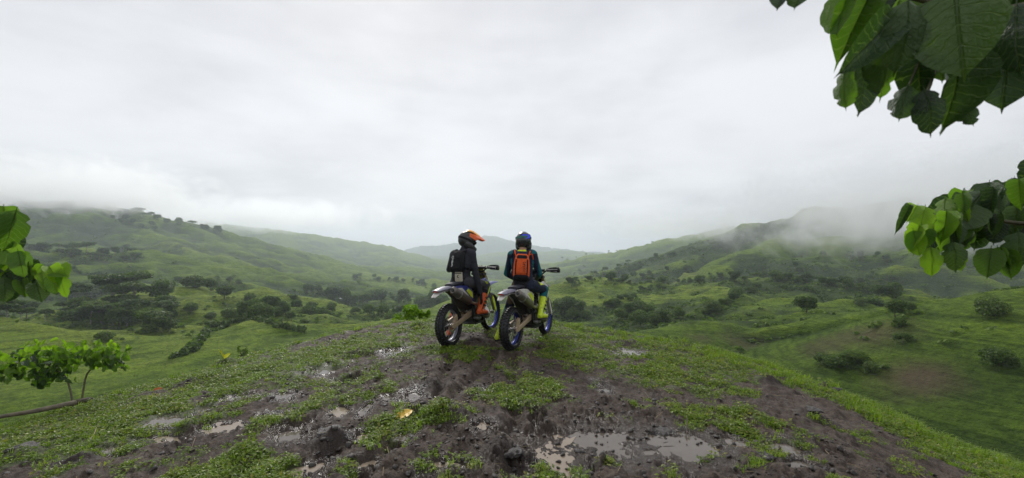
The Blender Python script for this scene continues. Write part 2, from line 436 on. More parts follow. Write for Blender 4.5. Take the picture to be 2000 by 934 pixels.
# ---- land material: wet pasture with terraces, darker scrub, a little bare earth
def land_material():
    b = NB('pasture')
    P = b.pos(objspace=False)
    geo = b.add('ShaderNodeNewGeometry')
    n_big = b.noise(0.012, 5, 0.6, P)
    n_mid = b.noise(0.11, 6, 0.62, P)
    n_fine = b.noise(0.9, 5, 0.7, P)
    terr = b.noise(1.0, 4, 0.65, b.pos((0.10, 0.10, 1.7), False), 0.8)
    past = b.ramp(b.math('ADD', b.math('MULTIPLY', b.attr('lush'), 0.55), b.math('MULTIPLY', n_mid, 0.45)),
                  [(0.24, (0.036, 0.064, 0.012)), (0.42, (0.072, 0.124, 0.015)), (0.58, (0.118, 0.184, 0.020)), (0.76, (0.168, 0.226, 0.032))])
    n_tuft = b.noise(3.2, 4, 0.7, P)
    past = b.mix(0.75, past, b.ramp(n_fine, [(0.32, (0.42, 0.46, 0.42)), (0.5, (1, 1, 1)), (0.70, (1.45, 1.4, 1.25))]), 'MULTIPLY')
    past = b.mix(0.6, past, b.ramp(n_tuft, [(0.32, (0.5, 0.55, 0.5)), (0.52, (1.05, 1.05, 1)), (0.7, (1.4, 1.35, 1.2))]), 'MULTIPLY')
    past = b.mix(0.8, past, b.ramp(terr, [(0.38, (0.50, 0.56, 0.52)), (0.52, (1.05, 1.05, 1.0)), (0.66, (1.35, 1.32, 1.15))]), 'MULTIPLY')
    sc = b.math('ADD', b.math('MULTIPLY', b.attr('scrub'), 0.6), b.math('MULTIPLY', n_mid, 0.4))
    scf = b.ramp(sc, [(0.47, 0.0), (0.60, 0.85)])
    scrubc = b.ramp(n_fine, [(0.3, (0.020, 0.034, 0.016)), (0.55, (0.042, 0.066, 0.024)), (0.75, (0.075, 0.105, 0.035))])
    col = b.mix(scf, past, scrubc)
    col = b.mix(b.math('MULTIPLY', b.attr('bare'), 0.9), col, b.mix(n_fine, (0.075, 0.055, 0.035), (0.15, 0.115, 0.075)))
    h = b.math('ADD', b.math('MULTIPLY', n_mid, 2.0), b.math('ADD', b.math('MULTIPLY', n_fine, 0.7), b.math('ADD', b.math('MULTIPLY', terr, 0.6), b.math('MULTIPLY', n_tuft, 0.22))))
    b.pbr(col, 0.9, b.bump(h, 2.2, 0.9), spec=0.08)
    return b.m
M_LAND = land_material()
terrain = polar_grid('terrain', _tha, _ra, land, M_LAND, cover)
tag(terrain, 'green rolling pasture hills and valley below the hilltop', None, None, 'structure')

# ------------------------------------------------------------------ air
ZLOW = float(min(v.co.z for v in terrain.data.vertices)) - 1.0
ZTOP = max(float(max(v.co.z for v in terrain.data.vertices)), 290.0) + 25.0
def box_mesh(name, lo, hi):
    v = [(x, y, z) for z in (lo[2], hi[2]) for y in (lo[1], hi[1]) for x in (lo[0], hi[0])]
    f = [(0, 2, 3, 1), (4, 5, 7, 6), (0, 1, 5, 4), (2, 6, 7, 3), (0, 4, 6, 2), (1, 3, 7, 5)]
    return mesh_np(name, v, np.array(f))
haze = box_mesh('haze', (-7300, -7300, ZLOW), (7300, 7300, ZTOP))
hb = NB('haze_air')
pv = hb.add('ShaderNodeVolumePrincipled', {'Color': (0.84, 0.92, 1.0), 'Density': 2.3e-4, 'Anisotropy': 0.35})
hb.l.new(pv.outputs[0], hb.out.inputs['Volume'])
haze.data.materials.append(hb.m)
tag(haze, 'pale damp haze lying over the whole valley', None, None, 'stuff')
haze.visible_shadow = True

def fog_bank(label, c, size, dens, nscale, cut, seed, rz=0.0):
    bm = bmesh.new(); bmesh.ops.create_icosphere(bm, subdivisions=3, radius=1.0)
    me = bpy.data.meshes.new('fog_bank'); bm.to_mesh(me); bm.free()
    o = obj('fog_bank', me, loc=c); o.scale = size; o.rotation_euler = (0, 0, rz)
    b = NB('fog')
    tc = b.add('ShaderNodeTexCoord')
    ln = b.add('ShaderNodeVectorMath', {0: tc.outputs['Object']}, operation='LENGTH').outputs['Value']
    fall = b.math('SUBTRACT', 1.0, b.math('MULTIPLY', ln, ln), True)
    mp = b.add('ShaderNodeMapping'); b.put(mp.inputs[0], tc.outputs['Object']); mp.inputs['Location'].default_value = (seed * 3.1, seed * 1.7, seed)
    mp.inputs['Scale'].default_value = (size[0] / 100.0, size[1] / 100.0, size[2] / 100.0)
    nz = b.noise(nscale, 5, 0.68, mp.outputs[0], 1.4)
    d = b.math('MULTIPLY', b.math('SUBTRACT', b.math('ADD', b.math('MULTIPLY', fall, 0.62), b.math('MULTIPLY', b.math('SUBTRACT', nz, 0.5), 2.5)), cut, True), dens)
    v = b.add('ShaderNodeVolumePrincipled', {'Color': (0.99, 0.993, 1.0), 'Density': d, 'Anisotropy': 0.78})
    b.l.new(v.outputs[0], b.out.inputs['Volume'])
    me.materials.append(b.m)
    tag(o, label, None, None, 'stuff')
    return o
fog_bank('low cloud hiding the top of the big ridge', (505, 450, 40), (330, 150, 74), 0.046, 1.7, 0.20, 1)
fog_bank('thin wisp of fog trailing down the big ridge', (345, 405, 18), (120, 70, 44), 0.040, 2.8, 0.36, 5)
fog_bank('cloud wisp over the far pasture ridge', (560, 1360, 85), (330, 180, 60), 0.016, 0.9, 0.12, 2)
fog_bank('low cloud on the crest of the long hill', (-960, 800, 118), (430, 190, 70), 0.044, 1.5, 0.20, 3)
fog_bank('cloud lying along the distant ridge', (-1450, 2150, 180), (950, 350, 105), 0.012, 0.5, 0.10, 4)
fog_bank('torn scrap of cloud on the shoulder of the long hill', (-690, 760, 92), (120, 90, 26), 0.040, 2.6, 0.34, 6)
fog_bank('torn scrap of mist below the big ridge', (215, 400, 12), (70, 50, 20), 0.022, 3.0, 0.46, 7)
# ------------------------------------------------------------------ the muddy hilltop
def P2(px, py):
    """photo pixel -> plan point on the hilltop"""
    z = -0.05
    for _ in range(4):
        d = (CAMZ - z) * FPX / (py - HOR)
        x = (px - 1000) / FPX * d
        z = float(land(np.array([x]), np.array([d]))[0])
        k = 0.985 * float(np.interp(math.atan2(x, d), E_TH, E_R)) / math.hypot(x, d)
        if k < 1: x, d = x * k, d * k; z = float(land(np.array([x]), np.array([d]))[0])      # keep to the near side of the brow
    return x, d, z
# how much of the hilltop is green: (column, row, bias)
GCTL = [(60, 850, .55), (300, 770, .5), (470, 725, .6), (150, 915, .35), (430, 880, .4), (600, 695, .28), (380, 830, .25), (250, 890, .2), (700, 655, .12),
        (820, 700, .05), (900, 745, -.05), (850, 650, .12), (940, 660, .05), (1050, 660, .05), (750, 715, -.2), (700, 880, -.35), (640, 850, -.3), (900, 890, -.4), (1040, 775, .35), (960, 700, .2),
        (1000, 900, -.7), (1200, 780, -.5), (1100, 720, .1), (1190, 685, .35), (1300, 705, .25), (1250, 655, .6), (1400, 690, .35), (1380, 765, .1), (1300, 850, -.9),
        (1500, 790, -.35), (1450, 920, -.55), (1600, 800, -.4), (1620, 890, -.25), (1560, 720, .4), (1700, 790, .55), (1800, 840, .8), (1960, 915, .9), (1760, 915, -.05), (1640, 925, -.25), (560, 790, .15), (600, 900, -.25), (760, 800, -.15)]
_g = np.array([(*P2(a, b)[:2], c) for a, b, c in GCTL])
def green(x, y):
    x = np.asarray(x, float); y = np.asarray(y, float)
    num = np.zeros_like(x); den = np.zeros_like(x) + 1e-6
    for gx, gy, c in _g:
        s = 0.25 + 0.09 * gy
        w = 1.0 / (((x - gx) ** 2 + (y - gy) ** 2) / (s * s) + 0.15) ** 1.6
        num += w * c; den += w
    bias = num / den
    n = fbm(x * 1.1, y * 1.1, 4, 101, 0.6) * 0.75 + fbm(x * 4.5, y * 4.5, 3, 111, 0.6) * 0.55 + fbm(x * 15, y * 15, 2, 121, 0.6) * 0.35
    return sstep(-0.34, 0.46, n * 1.15 + bias - 0.06)

# puddles: (column, row, width px, height px, tilt, turbid)
PUDDLES = [(1085, 872, 95, 70, 0.0, 1), (1200, 852, 190, 52, -0.1, 0), (1335, 862, 120, 52, -0.15, 0), (1530, 872, 62, 24, -0.2, 0), (1440, 862, 55, 16, -.2, 0),
           (318, 824, 88, 24, 0.15, 0), (318, 852, 100, 22, 0.2, 1), (205, 880, 70, 20, 0.15, 0), (625, 722, 58, 16, 0.1, 0), (676, 740, 46, 12, 0, 0),
           (552, 773, 34, 13, 0, 0), (460, 776, 40, 10, 0, 0), (400, 797, 26, 9, 0, 0), (547, 812, 54, 12, 0, 1), (562, 842, 48, 28, 0.3, 0), (660, 802, 30, 14, 0, 1),
           (715, 797, 14, 24, 0, 0), (756, 776, 22, 12, 0, 0), (808, 772, 34, 24, 0.3, 0), (945, 827, 34, 18, 0, 1), (790, 853, 40, 18, 0, 0), (738, 850, 90, 15, .35, 1),
           (596, 918, 84, 28, .2, 1), (705, 903, 60, 14, .3, 1), (1180, 760, 26, 14, 0, 0), (1228, 689, 40, 10, 0, 0), (770, 686, 46, 12, .1, 0), (955, 765, 34, 12, 0, 0), (870, 905, 70, 18, 0, 1), (1560, 905, 44, 12, 0, 0), (440, 835, 60, 14, .25, 1)]
_pud = []
for (px, py, w, h, tilt, turb) in PUDDLES:
    x, y, z = P2(px, py)
    rx = w / 2 / FPX * y; ry = max(h / 2 * y * y / (CAMZ * FPX), rx * 0.35)
    _pud.append([x, y, z - 0.006, rx, ry, tilt, turb])
for grp in ((0, 1, 2, 4), (5, 6), (8, 9), (13, 14)):      # puddles that run together share one level
    zm = min(_pud[i][2] for i in grp)
    for i in grp: _pud[i][2] = zm - 0.004
def pud_q(p, x, y):
    dx, dy = x - p[0], y - p[1]
    c, s = math.cos(p[5]), math.sin(p[5])
    u, v = dx * c + dy * s, -dx * s + dy * c
    q = np.sqrt((u / p[3]) ** 2 + (v / p[4]) ** 2)
    return q * (1 + 0.55 * fbm(x * 5.0, y * 5.0, 3, 207) + 0.45 * fbm(x * 16, y * 16, 3, 211) + 0.25 * fbm(x * 42, y * 42, 2, 217))
# heaps and tyre-churned lumps: (column, row, radius m, height m)
LUMPS = [(640, 868, .20, .085), (995, 885, .24, .09), (880, 815, .22, .07), (45, 893, .17, .07), (150, 905, .18, .05), (480, 895, .2, .05), (1290, 838, .13, .06), (375, 748, .3, .06), (440, 705, .22, .07), (590, 735, .2, .06),
         (640, 715, .22, .06), (1050, 730, .16, .07), (1225, 672, .3, .07), (1620, 748, .16, .08), (1500, 745, .2, .06), (1330, 672, .25, .06), (1010, 790, .15, .05), (820, 640, .45, .1), (700, 690, .3, .05), (1590, 815, .2, .05), (850, 760, .2, .05)]
_lmp = [(*P2(a, b)[:2], r, h) for a, b, r, h in LUMPS]
# tyre ruts towards the bikes
RUTS = [[(700, 930), (790, 850), (860, 770), (880, 700)], [(1010, 930), (1010, 830), (1005, 740), (1000, 692)], [(560, 930), (720, 850), (850, 800), (930, 740), (960, 690)]]
_rut = [np.array([P2(*p)[:2] for p in r]) for r in RUTS]
def ground_z(x, y):
    x = np.asarray(x, float); y = np.asarray(y, float)
    z = land(x, y)
    r = np.hypot(x, y)
    fade = 1 - sstep(11.5, 14.0, r)
    g = green(x, y)
    n1 = fbm(x * 1.6, y * 1.6, 4, 301, 0.55)
    n2 = fbm(x * 7, y * 7, 4, 311, 0.6)
    n3 = fbm(x * 26, y * 26, 3, 321, 0.6)
    churn = 1 - 0.6 * g
    z = z + fade * (0.045 * n1 + churn * (0.050 * n2 + 0.024 * np.abs(n3) + 0.010 * n3) + 0.012 * g)
    for rt in _rut:
        dm = np.full(x.shape, 9.0)
        for a, b in zip(rt[:-1], rt[1:]):
            dx, dy = b - a
            t = np.clip(((x - a[0]) * dx + (y - a[1]) * dy) / (dx * dx + dy * dy), 0, 1)
            dm = np.minimum(dm, np.hypot(x - a[0] - t * dx, y - a[1] - t * dy))
        dm = dm + 0.05 * n1
        z = z - (0.045 + 0.010 * np.sin(y * 70)) * np.exp(-(dm / 0.07) ** 4) + 0.028 * np.exp(-((dm - 0.14) / 0.06) ** 2)
    for lx, ly, lr, lh in _lmp:
        q = np.hypot(x - lx, (y - ly) * 1.15) / lr
        m = np.clip(1 - (q * (1 + 0.5 * n2)) ** 2, 0, 1)
        z = z + lh * m * (0.9 + 0.35 * np.abs(n3) + 0.3 * n2)
    for p in _pud:
        near = (np.abs(x - p[0]) < 3 * max(p[3], p[4])) & (np.abs(y - p[1]) < 3 * max(p[3], p[4]))
        if not near.any(): continue
        xs, ys, zs = x[near], y[near], z[near]
        q = pud_q(p, xs, ys)
        lev = 1 - sstep(1.15, 2.1, q)
        nn = (zs - land(xs, ys)) * 0.42
        zs = zs * (1 - lev) + lev * (p[2] + 0.012 + np.where(nn < 0, nn * 0.15, nn))
        zs = zs - (1 - sstep(0.55, 1.2, q)) * 0.035
        z[near] = zs
    return z
def ground_attr(x, y, z):
    wet = np.zeros_like(x)
    for p in _pud:
        wet = np.maximum(wet, 1 - sstep(1.0, 2.4, pud_q(p, x, y)))
    lump = np.zeros_like(x)
    for lx, ly, lr, lh in _lmp:
        lump = np.maximum(lump, 1 - sstep(0.6, 1.3, np.hypot(x - lx, (y - ly) * 1.15) / lr))
    return {'green': green(x, y), 'wet': wet, 'lump': lump}

def mud_material():
    b = NB('wet_mud')
    P = b.pos(objspace=False)
    n1 = b.noise(2.2, 5, 0.6, P); n2 = b.noise(11.0, 6, 0.65, P); n3 = b.noise(55.0, 5, 0.7, P); n4 = b.noise(170.0, 3, 0.7, P)
    mud = b.ramp(n2, [(0.30, (0.016, 0.0105, 0.008)), (0.48, (0.048, 0.032, 0.024)), (0.70, (0.108, 0.078, 0.060))])
    mud = b.mix(b.ramp(n1, [(0.42, 0.0), (0.64, 0.6)]), mud, (0.090, 0.064, 0.045))
    mud = b.mix(0.5, mud, b.ramp(n3, [(0.3, (0.5, 0.5, 0.5)), (0.55, (1.1, 1.1, 1.1)), (0.75, (1.6, 1.55, 1.5))]), 'MULTIPLY')
    mud = b.mix(b.math('MULTIPLY', b.attr('lump'), 0.7), mud, b.mix(n3, (0.016, 0.012, 0.011), (0.045, 0.035, 0.030)))
    mud = b.mix(b.math('MULTIPLY', b.attr('wet'), 0.55), mud, (0.45, 0.43, 0.42), 'MULTIPLY')
    turf = b.ramp(n3, [(0.3, (0.030, 0.034, 0.012)), (0.5, (0.060, 0.080, 0.020)), (0.7, (0.105, 0.135, 0.032))])
    gf = b.ramp(b.math('ADD', b.attr('green'), b.math('MULTIPLY', b.math('SUBTRACT', n3, 0.5), 1.1)), [(0.38, 0.0), (0.72, 0.82)])
    col = b.mix(gf, mud, turf)
    wet = b.math('ADD', b.math('MULTIPLY', b.attr('wet'), 0.45), b.math('MULTIPLY', n1, 0.55))
    rough = b.ramp(b.math('ADD', wet, b.math('MULTIPLY', b.math('SUBTRACT', n3, 0.5), 0.35)), [(0.30, 0.78), (0.46, 0.55), (0.58, 0.22), (0.70, 0.10)])
    rough = b.math('MAXIMUM', rough, b.math('MULTIPLY', gf, 0.7))
    h = b.math('ADD', b.math('MULTIPLY', n3, 1.0), b.math('MULTIPLY', n4, 0.35))
    b.pbr(col, rough, b.bump(h, 0.018, 1.0), spec=0.40)
    return b.m
M_MUD = mud_material()
_tg = np.radians(np.concatenate([np.linspace(-180, -64, 60)[:-1], np.linspace(-64, 64, 830), np.linspace(64, 180, 60)[1:]]))
_rg = np.concatenate([np.linspace(0.02, 1.6, 16)[:-1], np.geomspace(1.6, 15.0, 400)])
ground = polar_grid('ground', _tg, _rg, ground_z, M_MUD, ground_attr)
tag(ground, 'churned wet mud and trampled weeds on the hilltop', None, None, 'structure')

def water_material(name, c1, c2, rough):
    b = NB(name)
    P = b.pos(objspace=False)
    n = b.noise(7.0, 5, 0.6, P)
    rip = b.noise(30.0, 2, 0.5, P)
    b.pbr(b.mix(n, c1, c2), rough, b.bump(rip, 0.0012, 0.4), spec=0.6, IOR=1.42)
    return b.m
M_WATER = [water_material('puddle_water', (0.075, 0.060, 0.048), (0.15, 0.125, 0.10), 0.03), water_material('milky_puddle_water', (0.20, 0.155, 0.11), (0.30, 0.24, 0.18), 0.07)]
for ip, p in enumerate(_pud):
    n = 72
    a = np.linspace(0, 2 * math.pi, n, endpoint=False)
    c, s = math.cos(p[5]), math.sin(p[5])
    ks = np.linspace(0.3, 2.2, 60)                       # follow the shore: where the hollow runs out
    ux, uy = np.outer(ks, np.cos(a)) * p[3], np.outer(ks, np.sin(a)) * p[4]
    qq = pud_q(p, p[0] + ux * c - uy * s, p[1] + ux * s + uy * c)
    rr = ks[np.where((qq > 1.22).any(0), (qq > 1.22).argmax(0), 59)]
    u, v = rr * np.cos(a) * p[3], rr * np.sin(a) * p[4]
    vv = np.concatenate([np.stack([u * c - v * s, u * s + v * c, 0 * u], -1), [[0, 0, 0]]])
    f = np.array([(i, (i + 1) % n, n) for i in range(n)])
    o = mesh_np('puddle', vv, f, M_WATER[p[6]])
    o.location = (p[0], p[1], p[2] - 0.003 * (ip % 5))
    tag(o, None, None, None, 'structure')
# ------------------------------------------------------------------ small mesh kit
class MB:
    """collects shapes; build() links them as ONE mesh object"""
    def __init__(s): s.v = []; s.f = []; s.mi = []; s.cur = 0
    def add(s, v, f):
        o = len(s.v)
        s.v += [tuple(map(float, p)) for p in v]
        s.f += [tuple(i + o for i in q) for q in f]
        s.mi += [s.cur] * len(f)
        return s
    def loft(s, rings, cap=True, closed=True):
        n = len(rings[0]); v = [p for r in rings for p in r]; f = []
        for i in range(len(rings) - 1):
            for j in range(n if closed else n - 1):
                k = (j + 1) % n
                f.append((i * n + j, i * n + k, (i + 1) * n + k, (i + 1) * n + j))
        if cap and closed:
            f.append(tuple(range(n))[::-1]); f.append(tuple(range((len(rings) - 1) * n, len(rings) * n)))
        return s.add(v, f)
    def tube(s, pts, rad, n=10, cap=True, flat=1.0, smooth=0):
        pts = [Vector(p) for p in pts]
        rad = list(rad) if hasattr(rad, '__len__') else [rad] * len(pts)
        if smooth:
            q, r2 = [], []
            for i in range(len(pts) - 1):
                p0, p1, p2, p3 = pts[max(i - 1, 0)], pts[i], pts[i + 1], pts[min(i + 2, len(pts) - 1)]
                for k in range(smooth):
                    t = k / smooth
                    q.append(0.5 * ((2 * p1) + (p2 - p0) * t + (2 * p0 - 5 * p1 + 4 * p2 - p3) * t * t + (3 * p1 - p0 - 3 * p2 + p3) * t ** 3))
                    r2.append(rad[i] * (1 - t) + rad[i + 1] * t)
            pts, rad = q + [pts[-1]], r2 + [rad[-1]]
        up = Vector((0, 0, 1)); rings = []; prev = None
        for i, p in enumerate(pts):
            d = (pts[min(i + 1, len(pts) - 1)] - pts[max(i - 1, 0)])
            d = d.normalized() if d.length > 1e-9 else Vector((1, 0, 0))
            a = prev if prev is not None else (up if abs(d.dot(up)) < 0.95 else Vector((1, 0, 0)))
            a = (a - d * a.dot(d))
            a = a.normalized() if a.length > 1e-6 else d.orthogonal().normalized()
            prev = a; b = d.cross(a)
            rings.append([p + (a * math.cos(t) * rad[i] + b * math.sin(t) * rad[i] * flat) for t in (2 * math.pi * j / n for j in range(n))])
        return s.loft(rings, cap)
    def box(s, c, d, m=None):
        c = Vector(c); v = []
        for z in (-1, 1):
            for y in (-1, 1):
                for x in (-1, 1):
                    p = Vector((x * d[0] / 2, y * d[1] / 2, z * d[2] / 2))
                    v.append(c + (m @ p if m is not None else p))
        return s.add(v, [(0, 2, 3, 1), (4, 5, 7, 6), (0, 1, 5, 4), (2, 6, 7, 3), (0, 4, 6, 2), (1, 3, 7, 5)])
    def slab(s, outline, y0, y1, bev=0.0, bulge=0.0):
        """outline in XZ, thickness from y0 to y1; outer rim pulled in by bev"""
        o = [Vector((p[0], 0, p[1])) for p in outline]
        c = sum(o, Vector()) / len(o)
        sg = 1 if y1 > y0 else -1
        r0 = [Vector((p.x, y0, p.z)) for p in o]
        r1 = [Vector((p.x, y1 - sg * bev, p.z)) for p in o]
        r2 = [c + (Vector((p.x, 0, p.z)) - c) * (1 - (bev / max((p - c).length, 1e-3))) + Vector((0, y1, 0)) for p in o]
        r3 = [c + (Vector((p.x, 0, p.z)) - c) * 0.45 + Vector((0, y1 + sg * bulge, 0)) for p in o]
        rings = [r0, r1, r2] + ([r3] if bulge else [])
        return s.loft(rings)
    def revolve(s, prof, n, c=(0, 0, 0), close=True):
        """profile (radius, y) spun about the Y axis through c"""
        rings = []
        for i in range(n):
            t = 2 * math.pi * i / n
            rings.append([(c[0] + r * math.cos(t), c[1] + y, c[2] + r * math.sin(t)) for r, y in prof])
        m = len(prof); v = [p for r in rings for p in r]; f = []
        for i in range(n):
            k = (i + 1) % n
            for j in range(m if close else m - 1):
                l = (j + 1) % m
                f.append((i * m + j, k * m + j, k * m + l, i * m + l))
        return s.add(v, f)
    def ellipsoid(s, c, r, nu=16, nv=10, m=None):
        rings = []
        for i in range(1, nv):
            t = math.pi * i / nv
            ring = []
            for j in range(nu):
                a = 2 * math.pi * j / nu
                p = Vector((r[0] * math.sin(t) * math.cos(a), r[1] * math.sin(t) * math.sin(a), r[2] * math.cos(t)))
                ring.append(Vector(c) + (m @ p if m is not None else p))
            rings.append(ring)
        return s.loft(rings[::-1])
    def mesh(s, name, mats=None, smooth=True, xf=None, fix=True):
        me = bpy.data.meshes.new(name)
        v = [xf @ Vector(p) for p in s.v] if xf is not None else s.v
        me.from_pydata([tuple(p) for p in v], [], s.f)
        for m in ([mats] if not isinstance(mats, (list, tuple)) else mats):
            if m is not None: me.materials.append(m)
        me.polygons.foreach_set('material_index', s.mi)
        if fix:
            bm = bmesh.new(); bm.from_mesh(me); bmesh.ops.recalc_face_normals(bm, faces=bm.faces); bm.to_mesh(me); bm.free()
        if smooth:
            me.polygons.foreach_set('use_smooth', [True] * len(me.polygons))
            try: me.set_sharp_from_angle(angle=math.radians(42))
            except Exception: pass
        me.update()
        return me
    def build(s, name, mats, parent=None, smooth=True, xf=None, loc=None, fix=True):
        return obj(name, s.mesh(name, mats, smooth, xf, fix), parent, loc)

# ------------------------------------------------------------------ materials for bikes and riders
MUDC = (0.20, 0.14, 0.085)
M = dict(
    rubber=plain('muddy_rubber', (0.014, 0.014, 0.015), 0.55, var=0.4, nscale=30, bump=0.003, mud=0.03, mudcol=(0.050, 0.037, 0.027)),
    blue_rim=plain('blue_anodised_rim', (0.03, 0.048, 0.26), 0.35, metal=0.5, mud=0.10, mudcol=(0.17, 0.14, 0.12)),
    silver_rim=plain('grey_rim', (0.30, 0.30, 0.36), 0.35, metal=0.5, mud=0.0),
    steel=plain('steel', (0.42, 0.41, 0.40), 0.35, metal=0.9, mud=-0.06),
    dark_metal=plain('dark_metal', (0.035, 0.034, 0.033), 0.45, metal=0.5, mud=-0.04, mudcol=(0.07, 0.05, 0.035)),
    mud_alloy=plain('mud_caked_alloy', (0.40, 0.30, 0.20), 0.5, metal=0.3, mud=0.16, mudcol=(0.40, 0.235, 0.10)),
    engine=plain('engine_alloy', (0.16, 0.15, 0.14), 0.45, metal=0.7, mud=0.02, mudcol=(0.12, 0.085, 0.05)),
    pipe=plain('expansion_pipe', (0.36, 0.34, 0.31), 0.32, metal=0.9, mud=-0.03),
    muffler=plain('dirty_muffler', (0.15, 0.135, 0.12), 0.4, metal=0.6, mud=0.06, mudcol=(0.17, 0.125, 0.08)),
    black=plain('black_plastic', (0.012, 0.012, 0.013), 0.45, var=0.3),
    seat=plain('seat_cover', (0.022, 0.022, 0.035), 0.7, bump=0.002, mud=-0.05),
    blue=plain('blue_plastic', (0.025, 0.035, 0.20), 0.35, mud=-0.06, coat=0.2),
    greyblue=plain('dull_blue_plastic', (0.15, 0.15, 0.20), 0.4, mud=-0.02, mudcol=(0.24, 0.19, 0.15)),
    white=plain('white_plastic', (0.56, 0.54, 0.50), 0.4, mud=0.04, mudcol=(0.30, 0.24, 0.17)),
    neon=plain('neon_yellow_plastic', (0.60, 0.72, 0.02), 0.4, mud=-0.08),
    olive=plain('dull_yellow_plastic', (0.42, 0.40, 0.09), 0.45, mud=-0.02),
    red=plain('red_plastic', (0.45, 0.03, 0.02), 0.4),
    orange=plain('orange_plastic', (0.75, 0.12, 0.015), 0.4, mud=-0.06),
    gold=plain('gold_fork', (0.35, 0.27, 0.12), 0.3, metal=0.6, mud=0.0),
    skin=plain('skin', (0.36, 0.20, 0.14), 0.5, var=0.08),
)

def wheel(parent, name, axle, R, width, rim_r, rim_mat, knobs, disc_r, disc_side, sprocket):
    """hub (the wheel's own mesh) > tyre, rim, spokes, brake_disc, sprocket"""
    hb_ = MB().revolve([(0.012, -0.075), (0.03, -0.07), (0.032, -0.05), (0.022, -0.035), (0.022, 0.035), (0.032, 0.05), (0.03, 0.07), (0.012, 0.075)], 18)
    w = hb_.build(name, M['engine'], parent, loc=axle)
    t = MB(); rm = rim_r + 0.012; h = R - 0.015 - rm
    prof = []
    for k in range(15):
        ph = math.radians(-112 + 224 * k / 14)
        prof.append((rm + 0.012 + (h - 0.012) * max(math.cos(ph), -0.15), width / 2 * math.sin(ph)))
    t.revolve(prof, 60)
    for row, ph in enumerate((-68, -34, 0, 34, 68)):
        p = math.radians(ph)
        for i in range(knobs):
            a = 2 * math.pi * (i + (0.5 if row % 2 else 0.0)) / knobs
            r0 = rm + 0.012 + (h - 0.012) * math.cos(p); y0 = width / 2 * math.sin(p)
            er = Vector((math.cos(a), 0, math.sin(a))); et = Vector((-math.sin(a), 0, math.cos(a)))
            nrm = (er * math.cos(p) + Vector((0, math.sin(p), 0))).normalized(); sd_ = nrm.cross(et)
            m = Matrix((et, sd_, nrm)).transposed()
            t.box(er * r0 + Vector((0, y0, 0)) + nrm * 0.006, (2 * math.pi * R / knobs * 0.55, 0.026 if row in (1, 2, 3) else 0.020, 0.021), m)
    t.build('tyre', M['rubber'], w, smooth=False)
    MB().revolve([(rim_r + 0.016, -0.024), (rim_r + 0.016, 0.024), (rim_r + 0.002, 0.026), (rim_r - 0.010, 0.012), (rim_r - 0.010, -0.012), (rim_r + 0.002, -0.026)], 60).build('rim', rim_mat, w)
    sp = MB()
    for i in range(28):
        a = 2 * math.pi * i / 28; sgn = 1 if i % 2 else -1
        b = a + sgn * 0.55 * (1 if (i // 2) % 2 else -1)
        sp.tube([(0.028 * math.cos(b), 0.045 * sgn, 0.028 * math.sin(b)), (rim_r * math.cos(a), 0.008 * sgn, rim_r * math.sin(a))], 0.0022, 4)
    tag(sp.build('spokes', M['steel'], w), kind='stuff')
    MB().revolve([(disc_r, disc_side * 0.062 - 0.002), (disc_r, disc_side * 0.062 + 0.002), (disc_r - 0.032, disc_side * 0.062 + 0.002), (disc_r - 0.032, disc_side * 0.062 - 0.002)], 40).build('brake_disc', M['steel'], w)
    if sprocket:
        s = MB(); n = 48
        prof = [[((0.102 if k % 2 else 0.094) * math.cos(2 * math.pi * k / n), y, (0.102 if k % 2 else 0.094) * math.sin(2 * math.pi * k / n)) for k in range(n)] for y in (0.060, 0.065)]
        s.loft(prof).build('sprocket', M['dark_metal'], w, smooth=False)
    return w

